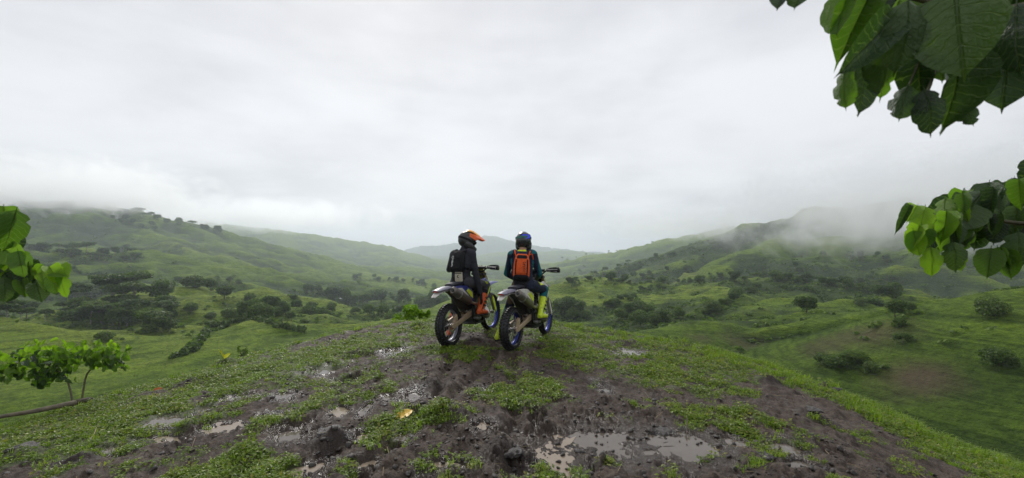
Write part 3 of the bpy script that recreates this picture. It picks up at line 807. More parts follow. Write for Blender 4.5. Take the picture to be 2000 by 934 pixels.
SAG = 0.0
def motorcycle(label, loc, heading, pitch, lean, steer, scheme):
    t = empty('motorcycle', loc)
    t.rotation_mode = 'QUATERNION'
    q = Matrix.Rotation(math.pi / 2 - heading, 4, 'Z') @ Matrix.Rotation(-pitch, 4, 'Y') @ Matrix.Rotation(-lean, 4, 'X')
    t.rotation_quaternion = q.to_quaternion()
    tag(t, label, 'motorcycle', 'dirt bikes parked on the hilltop')
    S = scheme
    wheel(t, 'rear_wheel', (0, 0, 0.333), 0.333, 0.130, 0.232, S['rear_rim'], 40, 0.110, -1, True)
    fw = wheel(t, 'front_wheel', (1.48, 0, 0.346), 0.346, 0.088, 0.274, M['blue_rim'], 50, 0.128, 1, False)
    fw.rotation_euler = (0, 0, steer)
    # swingarm
    m = MB()
    for s in (-1, 1):
        rings = []
        for x, z, hh, ww, y in ((-0.07, 0.333, 0.022, 0.014, 0.098), (0.0, 0.335, 0.036, 0.016, 0.098), (0.16, 0.355, 0.036, 0.017, 0.096), (0.36, 0.40, 0.042, 0.018, 0.090), (0.52, 0.43, 0.048, 0.02, 0.080), (0.60, 0.435, 0.04, 0.02, 0.075)):
            rings.append([(x, s * y + ww * a, z + hh * b) for a, b in ((-1, -0.7), (-0.7, -1), (0.7, -1), (1, -0.7), (1, 0.7), (0.7, 1), (-0.7, 1), (-1, 0.7))])
        m.loft(rings)
    m.box((0.42, 0, 0.41), (0.06, 0.19, 0.06))
    sw = m.build('swingarm', M['mud_alloy'], t)
    MB().tube([(-0.02, -0.125, 0.333), (-0.02, 0.125, 0.333)], 0.017, 8).build('axle', M['steel'], sw)
    MB().slab([(-0.10, 0.31), (-0.02, 0.29), (0.05, 0.31), (0.05, 0.37), (-0.02, 0.375), (-0.10, 0.35)], -0.098 - 0.017, -0.098 - 0.03, 0.006).build('chain_adjuster', M['mud_alloy'], sw)
    MB().slab([(0.02, 0.36), (0.10, 0.37), (0.13, 0.44), (0.10, 0.49), (0.03, 0.46)], -0.055, -0.098, 0.01).build('brake_caliper', M['mud_alloy'], sw)
    c = MB()
    for dz in (-0.095, 0.095):
        c.tube([(0.0, 0.062, 0.333 + dz), (0.60, 0.062, 0.43 + dz * 0.45)], 0.008, 6, flat=0.6)
    c.tube([(0.30, 0.062, 0.28), (0.34, 0.062, 0.37)], 0.012, 6)
    c.build('chain', M['dark_metal'], t)
    MB().tube([(0.52, 0, 0.84), (0.53, 0, 0.70), (0.55, 0, 0.62), (0.56, 0, 0.46)], (0.03, 0.042, 0.03, 0.03), 12).build('shock_absorber', M['steel'], t)
    f = MB()
    for s in (-1, 1):
        f.tube([(1.03, s * 0.02, 1.0), (0.90, s * 0.10, 0.88), (0.70, s * 0.125, 0.68), (0.60, s * 0.11, 0.48), (0.62, s * 0.10, 0.34), (0.90, s * 0.09, 0.27), (1.02, s * 0.04, 0.45), (1.05, s * 0.012, 0.92)], 0.018, 8, smooth=3)
        f.tube([(0.78, s * 0.10, 0.82), (0.40, s * 0.10, 0.90), (0.02, s * 0.075, 0.905)], 0.011, 6)
        f.tube([(0.64, s * 0.10, 0.56), (0.10, s * 0.08, 0.89)], 0.010, 6)
    f.tube([(1.055, 0, 0.90), (1.00, 0, 1.06)], 0.034, 12)
    f.build('frame', M['dark_metal'], t)
    # engine
    e = MB()
    e.slab([(0.60, 0.40), (0.64, 0.30), (0.80, 0.275), (0.95, 0.32), (0.97, 0.42), (0.90, 0.52), (0.70, 0.54), (0.62, 0.48)], -0.105, 0.105, 0.012)
    eng = e.build('engine', M['engine'], t)
    for s in (-1, 1):
        MB().revolve([(0.002, s * 0.105), (0.095, s * 0.105), (0.095, s * 0.128), (0.075, s * 0.140), (0.002, s * 0.142)], 26, (0.74, 0, 0.41), close=False).build('engine_cover', M['engine'], eng)
        MB().revolve([(0.002, s * 0.105), (0.062, s * 0.105), (0.058, s * 0.130), (0.002, s * 0.134)], 22, (0.89, 0, 0.39), close=False).build('ignition_cover', M['dark_metal'], eng)
    cyl = MB()
    for k in range(9):
        z0 = 0.52 + k * 0.026
        cyl.box((0.835 + k * 0.006, 0, z0), (0.15 if k % 2 == 0 else 0.12, 0.15 if k % 2 == 0 else 0.12, 0.027))
    cyl.build('cylinder', M['engine'], eng, smooth=False)
    MB().tube([(0.93, 0, 0.60), (1.04, -0.03, 0.56), (1.09, -0.09, 0.44), (1.03, -0.145, 0.36), (0.90, -0.172, 0.40), (0.78, -0.178, 0.50), (0.66, -0.172, 0.57), (0.50, -0.160, 0.62), (0.42, -0.155, 0.65)],
              (0.026, 0.034, 0.055, 0.068, 0.066, 0.050, 0.034, 0.024, 0.022), 16, smooth=4).build('exhaust_pipe', M['pipe'], t)
    mf = MB().tube([(0.46, -0.152, 0.635), (0.43, -0.154, 0.65), (0.40, -0.156, 0.662), (0.0, -0.172, 0.825), (-0.12, -0.176, 0.872), (-0.145, -0.177, 0.882)], (0.022, 0.04, 0.066, 0.070, 0.066, 0.046), 16, flat=0.85).build('muffler', M['muffler'], t)
    MB().tube([(-0.13, -0.177, 0.876), (-0.168, -0.178, 0.890)], 0.023, 12).build('outlet', M['dark_metal'], mf)
    MB().tube([(0.06, -0.168, 0.80), (0.03, -0.170, 0.812)], 0.075, 16, flat=0.87).build('clamp', M['steel'], mf)
    # rear fender: top skin and pale underside tip
    def fender(stations, th):
        rings = []
        for x, z, hw, dr in stations:
            top = [(x, hw * k, z - dr * k * k) for k in (-1, -0.75, -0.4, 0, 0.4, 0.75, 1)]
            rings.append(top + [(p[0], p[1] * 0.96, p[2] - th) for p in top[::-1]])
        return MB().loft(rings)
    rf = fender([(0.30, 0.905, 0.095, 0.03), (0.10, 0.930, 0.105, 0.035), (-0.08, 0.940, 0.100, 0.035), (-0.24, 0.925, 0.088, 0.03), (-0.33, 0.905, 0.070, 0.02), (-0.355, 0.897, 0.045, 0.01)], 0.008).build('rear_fender', S['tail'], t)
    fender([(0.02, 0.900, 0.075, 0.03), (-0.16, 0.905, 0.072, 0.03), (-0.30, 0.868, 0.060, 0.02), (-0.38, 0.825, 0.045, 0.012), (-0.405, 0.805, 0.032, 0.006)], 0.007).build('plate_holder', M['white'], rf)
    MB().box((-0.335, 0, 0.880), (0.03, 0.07, 0.022)).build('tail_light', M['red'], rf)
    # seat, side panels, tank, shrouds
    rings = []
    for x, z, hw, dp in ((0.06, 0.945, 0.085, 0.05), (0.20, 0.965, 0.105, 0.06), (0.45, 0.955, 0.115, 0.07), (0.70, 0.945, 0.10, 0.07), (0.90, 0.965, 0.085, 0.06), (1.00, 0.985, 0.07, 0.04)):
        rings.append([(x, hw * math.cos(a), z + 0.022 * math.sin(a) if math.sin(a) > 0 else z + dp * math.sin(a)) for a in (2 * math.pi * k / 14 for k in range(14))])
    MB().loft(rings).build('seat', M['seat'], t)
    for s in (-1, 1):
        P = MB().slab([(-0.02, 0.925), (0.22, 0.925), (0.46, 0.90), (0.60, 0.80), (0.58, 0.66), (0.50, 0.585), (0.42, 0.66), (0.22, 0.80), (0.05, 0.875)], s * 0.118, s * 0.145, 0.012, 0.004).build('side_panel', S['panel'], t)
        MB().slab([(0.05, 0.895), (0.20, 0.89), (0.40, 0.755), (0.52, 0.64), (0.50, 0.600), (0.38, 0.715), (0.20, 0.842), (0.06, 0.877)], s * 0.142, s * 0.153, 0.003).build('stripe', M['white'], P)
        MB().slab([(0.40, 0.86), (0.54, 0.79), (0.545, 0.69), (0.47, 0.73), (0.34, 0.83)], s * 0.1455, s * 0.155, 0.003).build('graphic_patch', M['neon'], P)
        H = MB().slab([(0.62, 0.93), (0.80, 0.965), (1.03, 1.00), (1.20, 0.90), (1.24, 0.80), (1.13, 0.66), (1.02, 0.60), (0.94, 0.66), (0.86, 0.76), (0.70, 0.82)], s * 0.135, s * 0.172, 0.015, 0.01).build('radiator_shroud', S['shroud'], t)
        MB().slab([(0.76, 0.87), (1.00, 0.90), (1.17, 0.83), (1.08, 0.72), (1.02, 0.68), (0.92, 0.78)], s * 0.178, s * 0.190, 0.004).build('graphic_patch', S['patch'], H)
        MB().box((1.10, s * 0.10, 0.80), (0.035, 0.10, 0.24)).build('radiator', M['engine'], t)
        MB().slab([(0.56, 0.355), (0.64, 0.345), (0.66, 0.375), (0.58, 0.38)], s * 0.13, s * 0.235, 0.004).build('footpeg', M['steel'], t)
    rings = []
    for x, z, hw, dp in ((0.72, 0.93, 0.10, 0.10), (0.85, 0.97, 0.12, 0.14), (1.00, 1.00, 0.115, 0.15), (1.06, 1.00, 0.08, 0.12)):
        rings.append([(x, hw * math.cos(a), z - 0.05 + (0.05 if math.sin(a) > 0 else dp) * math.sin(a)) for a in (2 * math.pi * k / 14 for k in range(14))])
    tk = MB().loft(rings).build('fuel_tank', M['black'], t)
    MB().tube([(0.94, 0, 0.985), (0.94, 0, 1.02)], 0.032, 14).build('filler_cap', M['steel'], tk)
    # front end, turned by steer about the steering axis
    ax0 = Vector((1.48, 0, 0.346)); axd = Vector((-0.454, 0, 0.891))
    RS = Matrix.Translation(ax0) @ Matrix.Rotation(steer, 4, axd) @ Matrix.Translation(-ax0)
    for s in (-1, 1):
        F = MB().tube([(1.275, s * 0.095, 0.755), (1.10, s * 0.095, 1.10)], (0.028, 0.030), 14).build('fork_leg', M['gold'], t, xf=RS)
        MB().tube([(1.457, s * 0.095, 0.385), (1.43, s * 0.095, 0.44), (1.27, s * 0.095, 0.765)], (0.026, 0.021, 0.021), 12).build('slider', M['steel'], F, xf=RS)
        MB().slab([(1.49, 0.345), (1.515, 0.40), (1.42, 0.62), (1.37, 0.66), (1.36, 0.60), (1.435, 0.42)], s * 0.118, s * 0.128, 0.004).build('fork_guard', S['guard'], F, xf=RS)
    for p in (0.80, 1.06):
        x = 1.48 - (p - 0.346) * 0.51
        MB().slab([(x - 0.075, p - 0.01), (x + 0.035, p - 0.02), (x + 0.035, p + 0.02), (x - 0.075, p + 0.03)], -0.125, 0.125, 0.008).build('triple_clamp', M['dark_metal'], t, xf=RS)
    RB = RS @ Matrix.Translation((0.02, 0, -0.055))
    hbar = MB().tube([(0.965, 0.40, 1.225), (1.02, 0.22, 1.235), (1.055, 0.10, 1.17), (1.06, 0, 1.165), (1.055, -0.10, 1.17), (1.02, -0.22, 1.235), (0.965, -0.40, 1.225)], 0.0125, 10, smooth=4).build('handlebar', M['dark_metal'], t, xf=RB)
    MB().tube([(1.035, 0.16, 1.235), (1.035, -0.16, 1.235)], 0.026, 10).build('bar_pad', M['black'], hbar, xf=RB)
    MB().tube([(1.06, 0.04, 1.10), (1.055, 0.04, 1.17)], 0.018, 8).build('bar_mount', M['dark_metal'], hbar, xf=RB)
    for s in (-1, 1):
        MB().tube([(0.995, s * 0.285, 1.232), (0.965, s * 0.41, 1.225)], (0.0175, 0.019), 10).build('grip', M['black'], hbar, xf=RB)
        g = MB(); rings = []
        for x, y, z, hh in ((1.045, 0.19, 1.235, 0.022), (1.085, 0.25, 1.235, 0.042), (1.085, 0.34, 1.232, 0.048), (1.050, 0.415, 1.228, 0.045), (1.000, 0.442, 1.224, 0.032), (0.960, 0.440, 1.222, 0.018)):
            rings.append([(x, s * y, z - hh), (x + 0.012, s * (y + 0.004), z - hh * 0.6), (x + 0.014, s * (y + 0.006), z + hh * 0.6), (x, s * y, z + hh), (x - 0.006, s * (y - 0.003), z + hh * 0.6), (x - 0.006, s * (y - 0.003), z - hh * 0.6)])
        g.loft(rings).build('hand_guard', M['black'], hbar, xf=RB)
        MB().tube([(1.03, s * 0.22, 1.222), (1.045, s * 0.26, 1.215), (1.015, s * 0.38, 1.200)], 0.006, 6).build('lever', M['steel'], hbar, xf=RB)
    hm = MB(); rings = []
    for x, z, hw in ((1.235, 0.90, 0.075), (1.235, 0.98, 0.105), (1.195, 1.08, 0.115), (1.150, 1.16, 0.095), (1.115, 1.215, 0.055)):
        rings.append([(x - 0.03 - 0.04 * (k * k), hw * k, z) for k in (-1, -0.6, 0, 0.6, 1)] + [(x - 0.04 * (k * k), hw * k, z) for k in (1, 0.6, 0, -0.6, -1)])
    H = hm.loft(rings).build('headlight_mask', S['mask'], t, xf=RS)
    MB().ellipsoid((1.225, 0, 1.02), (0.03, 0.07, 0.05)).build('headlight_lens', M['steel'], H, xf=RS)
    MB().box((1.13, 0, 1.20), (0.05, 0.09, 0.03)).build('speedometer', M['black'], H, xf=RS)
    MB().tube([(1.12, -0.05, 1.18), (1.22, -0.09, 1.02), (1.26, -0.11, 0.80), (1.46, -0.11, 0.40)], 0.006, 6, smooth=4).build('brake_hose', M['black'], t, xf=RS)
    MB().tube([(1.09, 0.02, 1.16), (1.13, 0.06, 1.28), (1.10, 0.15, 1.27), (1.03, 0.24, 1.23)], 0.005, 6, smooth=4).build('clutch_cable', M['black'], t, xf=RS)
    ff = fender([(1.05, 0.80, 0.05, 0.015), (1.20, 0.835, 0.068, 0.028), (1.42, 0.885, 0.072, 0.032), (1.62, 0.905, 0.066, 0.028), (1.76, 0.895, 0.052, 0.018), (1.82, 0.880, 0.03, 0.008)], 0.007)
    ff.build('front_fender', S['ffender'], t, xf=RS)
    MB().slab([(0.58, 0.27), (0.70, 0.235), (0.95, 0.245), (1.04, 0.34), (1.01, 0.37), (0.93, 0.275), (0.70, 0.265), (0.60, 0.30)], -0.12, 0.12, 0.01).build('skid_plate', M['black'], t)
    MB().slab([(0.22, 0.90), (0.62, 0.90), (0.66, 0.66), (0.60, 0.52), (0.50, 0.50), (0.40, 0.58), (0.30, 0.72)], -0.10, 0.10, 0.02).build('airbox', M['black'], t)
    fender([(0.46, 0.50, 0.06, 0.0), (0.40, 0.60, 0.07, 0.0), (0.28, 0.74, 0.075, 0.0), (0.10, 0.84, 0.075, 0.01), (-0.02, 0.88, 0.07, 0.01)], 0.008).build('inner_mudguard', M['black'], t)
    for c_ in t.children:                                # the springs are squashed by the rider's weight
        if c_.name.split('.')[0] not in ('rear_wheel', 'front_wheel', 'swingarm', 'chain'):
            c_.location.z -= SAG
    return t, q

SCHEME_L = dict(left=True, rear_rim=M['silver_rim'], tail=M['greyblue'], panel=M['blue'], shroud=M['blue'], patch=M['neon'], mask=M['olive'], guard=M['neon'], ffender=M['blue'])
SCHEME_R = dict(left=False, rear_rim=M['blue_rim'], tail=M['greyblue'], panel=M['white'], shroud=M['white'], patch=M['neon'], mask=M['black'], guard=M['white'], ffender=M['black'])
def place_bike(rear, front):
    (x0, y0), (x1, y1) = rear, front
    hd = math.atan2(x1 - x0, y1 - y0)
    def gz(x, y):
        a = np.array([0, .06, -.06, 0, 0]); return float(np.mean(ground_z(x + a, y + np.array([0, 0, 0, .07, -.07]))))
    z0, z1 = gz(x0, y0), gz(x0 + 1.48 * math.sin(hd), y0 + 1.48 * math.cos(hd))
    return (x0, y0, z0 - 0.012), hd, math.atan2(z1 - z0, 1.48)
locL, hdL, pL = place_bike((-0.955, 6.62), (-0.39, 8.00))
locR, hdR, pR = place_bike((0.0, 6.54), (0.62, 7.89))
bikeL, qL = motorcycle('muddy dirt bike with blue and white side panels and dull yellow headlight mask', locL, hdL, pL, math.radians(3), math.radians(-3), SCHEME_L)
bikeR, qR = motorcycle('muddy dirt bike with white and neon side panels and a blue rear rim', locR, hdR, pR, math.radians(1.5), math.radians(4), SCHEME_R)
# ------------------------------------------------------------------ riders
SIT = 0.045                                              # how far the seat foam gives
def cloth(name, color, var=0.2, rough=0.8, mud=0.0, mudcol=(0.13, 0.10, 0.07), scale=60.0):
    b = NB(name)
    v = b.pos()
    n = b.noise(scale, 4, 0.6, v); n2 = b.noise(9.0, 3, 0.6, v, 1.2)
    col = b.mix(1.0, color, b.ramp(n, [(0.3, 1 - var), (0.7, 1 + var)]), 'MULTIPLY')
    if mud:
        f = b.ramp(b.math('ADD', b.noise(14.0, 6, 0.65, v), mud - 0.5), [(0.48, 0.0), (0.60, 0.9)])
        col = b.mix(f, col, mudcol)
    h = b.math('ADD', b.math('MULTIPLY', n2, 1.0), b.math('MULTIPLY', n, 0.12))
    b.pbr(col, rough, b.bump(h, 0.035, 0.8), spec=0.25)
    return b.m
K = dict(
    charcoal=cloth('charcoal_jersey', (0.030, 0.031, 0.040)), blackc=cloth('black_cloth', (0.012, 0.012, 0.014), mud=-0.1), grey=cloth('grey_riding_pants', (0.060, 0.060, 0.068), mud=0.0),
    navy=cloth('navy_jersey', (0.016, 0.022, 0.045)), teal=cloth('teal_cloth', (0.008, 0.105, 0.125), mud=-0.05), neonc=cloth('neon_cloth', (0.58, 0.70, 0.03), mud=-0.12),
    orangec=cloth('orange_pack_cloth', (0.68, 0.105, 0.025), mud=-0.1), cream=cloth('cream_patch_cloth', (0.52, 0.47, 0.37), mud=-0.05),
    brownish=cloth('muddy_hip_cloth', (0.12, 0.085, 0.055), mud=0.05),
    boot_orange=plain('orange_boot_leather', (0.68, 0.11, 0.02), 0.5, var=0.25, mud=0.0), boot_neon=plain('neon_boot_leather', (0.52, 0.66, 0.02), 0.5, var=0.25, mud=-0.01, mudcol=(0.10, 0.085, 0.04)),
    helmet_dark=plain('matt_dark_helmet', (0.040, 0.040, 0.042), 0.4, var=0.5, nscale=12, mud=-0.04, mudcol=(0.10, 0.08, 0.06)), helmet_black=plain('gloss_black_helmet', (0.022, 0.026, 0.032), 0.25, var=0.3, coat=0.5),
    visor_orange=plain('orange_visor', (0.85, 0.14, 0.03), 0.35, var=0.15, coat=0.3), visor_yellow=plain('amber_visor_top', (0.95, 0.46, 0.08), 0.35, coat=0.3),
    lens_blue=plain('blue_mirror_lens', (0.03, 0.05, 0.75), 0.12, metal=0.55, var=0.2, coat=0.8), strap=plain('teal_goggle_strap', (0.05, 0.16, 0.14), 0.7, var=0.5, nscale=40),
    white_print=plain('white_print', (0.75, 0.75, 0.75), 0.6), black_print=plain('black_print', (0.01, 0.01, 0.01), 0.6), teal_print=plain('teal_print', (0.05, 0.35, 0.33), 0.6), sole=plain('black_sole', (0.015, 0.014, 0.013), 0.7, mud=0.02),
)
def vx(*p): return Vector(p)
def yaw_about(p, c, a):
    d = Vector(p) - Vector(c)
    return Vector(c) + Matrix.Rotation(a, 3, 'Z') @ d

def remeshed(mb, name, voxel, smooth_it):
    me = mb.mesh('raw_body', None)
    o = bpy.data.objects.new('raw_body', me); COL.objects.link(o)
    r = o.modifiers.new('r', 'REMESH'); r.mode = 'VOXEL'; r.voxel_size = voxel
    s = o.modifiers.new('s', 'SMOOTH'); s.factor = 0.5; s.iterations = smooth_it
    dg = bpy.context.evaluated_depsgraph_get(); dg.update()
    out = bpy.data.meshes.new_from_object(o.evaluated_get(dg))
    bpy.data.objects.remove(o); bpy.data.meshes.remove(me)
    out.name = name
    return out

def hand(parent, wrist, direction, palm_n, thumb_side, mat, curl, xf, size=0.185):
    """glove: palm, four fingers of unequal length bent at the knuckles, thumb from the side of the palm"""
    d = Vector(direction).normalized(); n = Vector(palm_n); n = (n - d * n.dot(d)).normalized(); s = d.cross(n) * thumb_side
    w = Vector(wrist); L = size; m = MB()
    rings = []
    for t, hw, ht in ((-0.02, 0.026, 0.020), (0.10, 0.030, 0.018), (0.30, 0.040, 0.017), (0.46, 0.042, 0.015), (0.52, 0.038, 0.011)):
        c = w + d * (t * L)
        rings.append([c + s * (hw * math.cos(a)) + n * (ht * math.sin(a)) for a in (2 * math.pi * k / 12 for k in range(12))])
    m.loft(rings)
    for off, ln in ((0.030, 0.44), (0.010, 0.49), (-0.011, 0.46), (-0.031, 0.36)):
        p = w + d * (0.47 * L) + s * off; dd = d.copy(); pts = [p - d * 0.012]; rad = [0.009]
        for k, fr in enumerate((0.45, 0.32, 0.23)):
            pts.append(pts[-1] + dd * (ln * L * fr + (0.012 if k == 0 else 0))); rad.append(0.0088 - 0.0008 * k)
            dd = (dd * math.cos(curl) + n * math.sin(curl)).normalized()
        m.tube(pts, rad, 8)
    p = w + d * (0.16 * L) + s * 0.026; dd = (d * 0.75 + s * 0.62 + n * 0.2).normalized()
    m.tube([p - dd * 0.012, p + dd * 0.036, p + dd * 0.036 + (dd * 0.6 + d * 0.5 + n * curl).normalized() * 0.032], (0.013, 0.010, 0.0085), 8)
    return m.build('glove', mat, parent, xf=xf)

def boot(parent, knee, ankle, toe_dir, mats, xf, label=None):
    """tall off-road boot: shaft (own mesh) > sole, toe_cap, shin_plate, three buckles"""
    k, a = Vector(knee), Vector(ankle); up = (k - a).normalized(); f = Vector(toe_dir).normalized(); f0 = (f - up * f.dot(up) * 0.85).normalized()
    side = up.cross(f0).normalized()
    top = a + up * 0.30
    def ring(c, rx, ry, ax, n=14): return [c + ax * (rx * math.cos(t)) + side * (ry * math.sin(t)) for t in (2 * math.pi * j / n for j in range(n))]
    m = MB()
    m.loft([ring(top, 0.070, 0.062, f0), ring(a + up * 0.20, 0.068, 0.058, f0), ring(a + up * 0.10, 0.060, 0.050, f0), ring(a + up * 0.03, 0.060, 0.046, f0), ring(a - up * 0.05 - f * 0.005, 0.058, 0.042, f0)])
    z = f.cross(side).normalized()
    if z.dot(up) < 0: z = -z
    def fr(c, hw, h0, h1): return [c + side * (hw * math.cos(t)) + z * ((h1 if math.sin(t) > 0 else h0) * math.sin(t)) for t in (2 * math.pi * j / 14 for j in range(14))]
    base = a - z * 0.035
    m.loft([fr(base - f * 0.065, 0.030, 0.03, 0.03), fr(base - f * 0.045, 0.040, 0.04, 0.055), fr(base + f * 0.02, 0.043, 0.04, 0.06), fr(base + f * 0.09, 0.047, 0.04, 0.040), fr(base + f * 0.15, 0.045, 0.04, 0.026), fr(base + f * 0.19, 0.030, 0.035, 0.014)])
    b = m.build('boot', mats[0], parent, xf=xf)
    if label: b['label'] = label
    s = MB()
    out = []
    for t, hw in ((-0.075, 0.022), (-0.06, 0.036), (0.0, 0.042), (0.06, 0.046), (0.13, 0.050), (0.18, 0.040), (0.203, 0.018)):
        out.append((t, hw))
    lo = [base + f * t + side * hw - z * 0.056 for t, hw in out] + [base + f * t - side * hw - z * 0.056 for t, hw in out[::-1]]
    s.loft([lo, [p + z * 0.020 for p in lo]])
    s.build('sole', mats[1], b, xf=xf)
    MB().loft([fr(base + f * 0.125, 0.049, 0.038, 0.036), fr(base + f * 0.165, 0.044, 0.036, 0.026), fr(base + f * 0.200, 0.026, 0.03, 0.012)]).build('toe_cap', mats[2], b, xf=xf)
    sh = MB(); rg = []
    for h, w_ in ((0.285, 0.9), (0.20, 1.0), (0.12, 0.9), (0.06, 0.7)):
        c = a + up * h; rg.append([c + f0 * (0.075 * math.cos(t)) + side * (0.066 * math.sin(t)) for t in (w_ * (j / 6 - 0.5) * 2 for j in range(7))] + [c + f0 * (0.060 * math.cos(t)) + side * (0.052 * math.sin(t)) for t in (w_ * (0.5 - j / 6) * 2 for j in range(7))])
    sh.loft(rg).build('shin_plate', mats[2], b, xf=xf)
    for sg in (-1, 1):
        for h in (0.09, 0.16, 0.23):
            c = a + up * h + side * (sg * 0.058) + f0 * 0.022
            MB().box(c, (0.05, 0.016, 0.022), Matrix((f0, side, up)).transposed()).build('buckle', mats[3], b, xf=xf)
    return b

def rider(label, q, loc, spec):
    """person (one continuous body) > helmet (> visor, chin_bar, goggles), boots, gloves, belt patch"""
    xf = Matrix.Translation(loc) @ q @ Matrix.Translation((0, 0, -SIT))
    m = MB(); parts = []
    def limb(region, pts, rad, **kw):
        m.tube(pts, rad, 14, **kw); parts.append((region, [Vector(p) for p in pts], list(rad)))
    yw = spec['yaw']; pc = Vector(spec['pelvis']); ln = Vector(spec['lean'])      # lean: offset of the neck from the pelvis
    def tor(t, f, s, dz=0.0):                                                  # point on the torso: t up the spine, f forward, s to the left
        c = pc + ln * t + Vector((0.035 * math.sin(t * math.pi) * -1, 0, 0))
        return c + Matrix.Rotation(yw * min(1, t * 1.6), 3, 'Z') @ Vector((f, s, dz))
    rings = []
    prof = [(-0.17, 0.10, 0.125), (-0.10, 0.135, 0.175), (0.0, 0.145, 0.185), (0.18, 0.125, 0.165), (0.38, 0.118, 0.165), (0.58, 0.130, 0.185), (0.76, 0.132, 0.200), (0.88, 0.115, 0.190), (0.96, 0.085, 0.130), (1.02, 0.065, 0.075)]
    for t, hf, hs in prof:
        rings.append([tor(t, hf * math.cos(a), hs * math.sin(a)) for a in (2 * math.pi * k / 22 for k in range(22))])
    m.loft(rings)
    parts.append(('pants', [tor(-0.15, 0, 0), tor(0.12, 0, 0)], [0.15, 0.15])); parts.append(('jersey', [tor(0.2, 0, 0), tor(0.92, 0, 0)], [0.15, 0.15]))
    nk = tor(1.0, 0.0, 0); hc = Vector(spec['head'])
    limb('skin', [tor(0.96, -0.01, 0), nk.lerp(hc, 0.45), hc + Vector((0, 0, -0.02))], (0.062, 0.056, 0.056))
    hr = Matrix.Rotation(spec['head_yaw'], 3, 'Z') @ Matrix.Rotation(spec['head_pitch'], 3, 'Y')
    m.ellipsoid(hc, (0.096, 0.074, 0.112), m=hr); m.ellipsoid(hc + hr @ Vector((0.095, 0, -0.02)), (0.018, 0.012, 0.022), 8, 6, m=hr)
    parts.append(('skin', [hc, hc + Vector((0, 0, 0.01))], [0.1, 0.1]))
    for side, key in ((1, 'L'), (-1, 'R')):
        sh = tor(0.875, 0.0, 0.165 * side); el, wr = Vector(spec['elbow' + key]), Vector(spec['wrist' + key])
        limb('jersey', [tor(0.90, 0, 0.09 * side), sh], (0.085, 0.082)); m.ellipsoid(sh + Vector((0, 0, -0.01)), (0.083, 0.086, 0.088)); m.ellipsoid(el, (0.054, 0.054, 0.054)); m.ellipsoid(Vector(spec['knee' + key]), (0.074, 0.074, 0.074))
        limb('sleeve', [sh, sh.lerp(el, 0.35), el.lerp(sh, 0.12), el], (0.080, 0.068, 0.055, 0.053)); limb('sleeve', [el, el.lerp(wr, 0.3), wr], (0.053, 0.052, 0.036))
        hp = tor(0.0, 0.0, 0.09 * side); kn, an = Vector(spec['knee' + key]), Vector(spec['ankle' + key])
        limb('thigh', [hp, hp.lerp(kn, 0.35), hp.lerp(kn, 0.75), kn], (0.110, 0.102, 0.082, 0.072)); limb('knee', [kn.lerp(hp, 0.16), kn + (kn - hp.lerp(an, 0.5)).normalized() * 0.012, kn.lerp(an, 0.22)], (0.076, 0.076, 0.066))
        limb('shin', [kn, kn.lerp(an, 0.3), an], (0.070, 0.064, 0.046))
    me = remeshed(m, 'body', 0.0105, 5)
    # which part of the body each face belongs to
    fc = np.zeros(len(me.polygons) * 3); me.polygons.foreach_get('center', fc); fc = fc.reshape(-1, 3)
    best = np.full(len(fc), 9.0); reg = np.zeros(len(fc), int)
    names = list(spec['cloth'].keys())
    for rname, pts, rad in parts:
        for (a, b, ra, rb) in zip(pts[:-1], pts[1:], rad[:-1], rad[1:]):
            A = np.array(a); D = np.array(b) - A
            t = np.clip(((fc - A) @ D) / max(D @ D, 1e-9), 0, 1)
            dd = np.linalg.norm(fc - A - t[:, None] * D, axis=1) / (ra + (rb - ra) * t)
            u = dd < best; best[u] = dd[u]; reg[u] = names.index(rname)
    for fn in spec.get('extra', []): fn(fc, reg, names, tor)
    for k in names: me.materials.append(spec['cloth'][k])
    me.polygons.foreach_set('material_index', reg.astype(np.int32))
    me.polygons.foreach_set('use_smooth', [True] * len(me.polygons))
    me.transform(xf); me.update()
    P = obj('person', me)
    tag(P, label, 'person', 'riders sitting on their dirt bikes')
    # helmet
    HX = xf @ Matrix.Translation(hc) @ hr.to_4x4()
    H = MB(); nu, nv = 28, 18; rgs = []
    for i in range(1, nv):
        t = math.pi * i / nv; ring = []
        for j in range(nu):
            a = 2 * math.pi * j / nu
            p = Vector((0.158 * math.sin(t) * math.cos(a) - 0.012, 0.128 * math.sin(t) * math.sin(a), 0.150 * math.cos(t) + 0.022))
            if p.z < -0.105: p.z = -0.105 + (p.z + 0.105) * 0.25; p.x *= 0.97
            if p.x > 0.075 and -0.055 < p.z < 0.075: p.x = 0.075 + (p.x - 0.075) * 0.35          # eye opening
            ring.append(p)
        rgs.append(ring)
    H.loft(rgs[::-1])
    helm = H.build('helmet', spec['helmet'], P, xf=HX)
    MB().tube([(-0.04, 0.108, -0.045), (0.05, 0.108, -0.070), (0.130, 0.072, -0.088), (0.172, 0.0, -0.098), (0.130, -0.072, -0.088), (0.05, -0.108, -0.070), (-0.04, -0.108, -0.045)], (0.060, 0.056, 0.048, 0.046, 0.048, 0.056, 0.060), 14, smooth=4, flat=0.42).build('chin_bar', spec['helmet'], helm, xf=HX)
    V = MB(); rg = []
    for x, hw, z, cv in spec['visor']:
        rg.append([(x - 0.02 * k * k, hw * k, z - cv * k * k) for k in (-1, -0.7, -0.35, 0, 0.35, 0.7, 1)] + [(x - 0.02 * k * k, hw * k * 0.98, z - cv * k * k - 0.010) for k in (1, 0.7, 0.35, 0, -0.35, -0.7, -1)])
    vz = V.loft(rg).build('visor', spec['visor_mat'], helm, xf=HX)
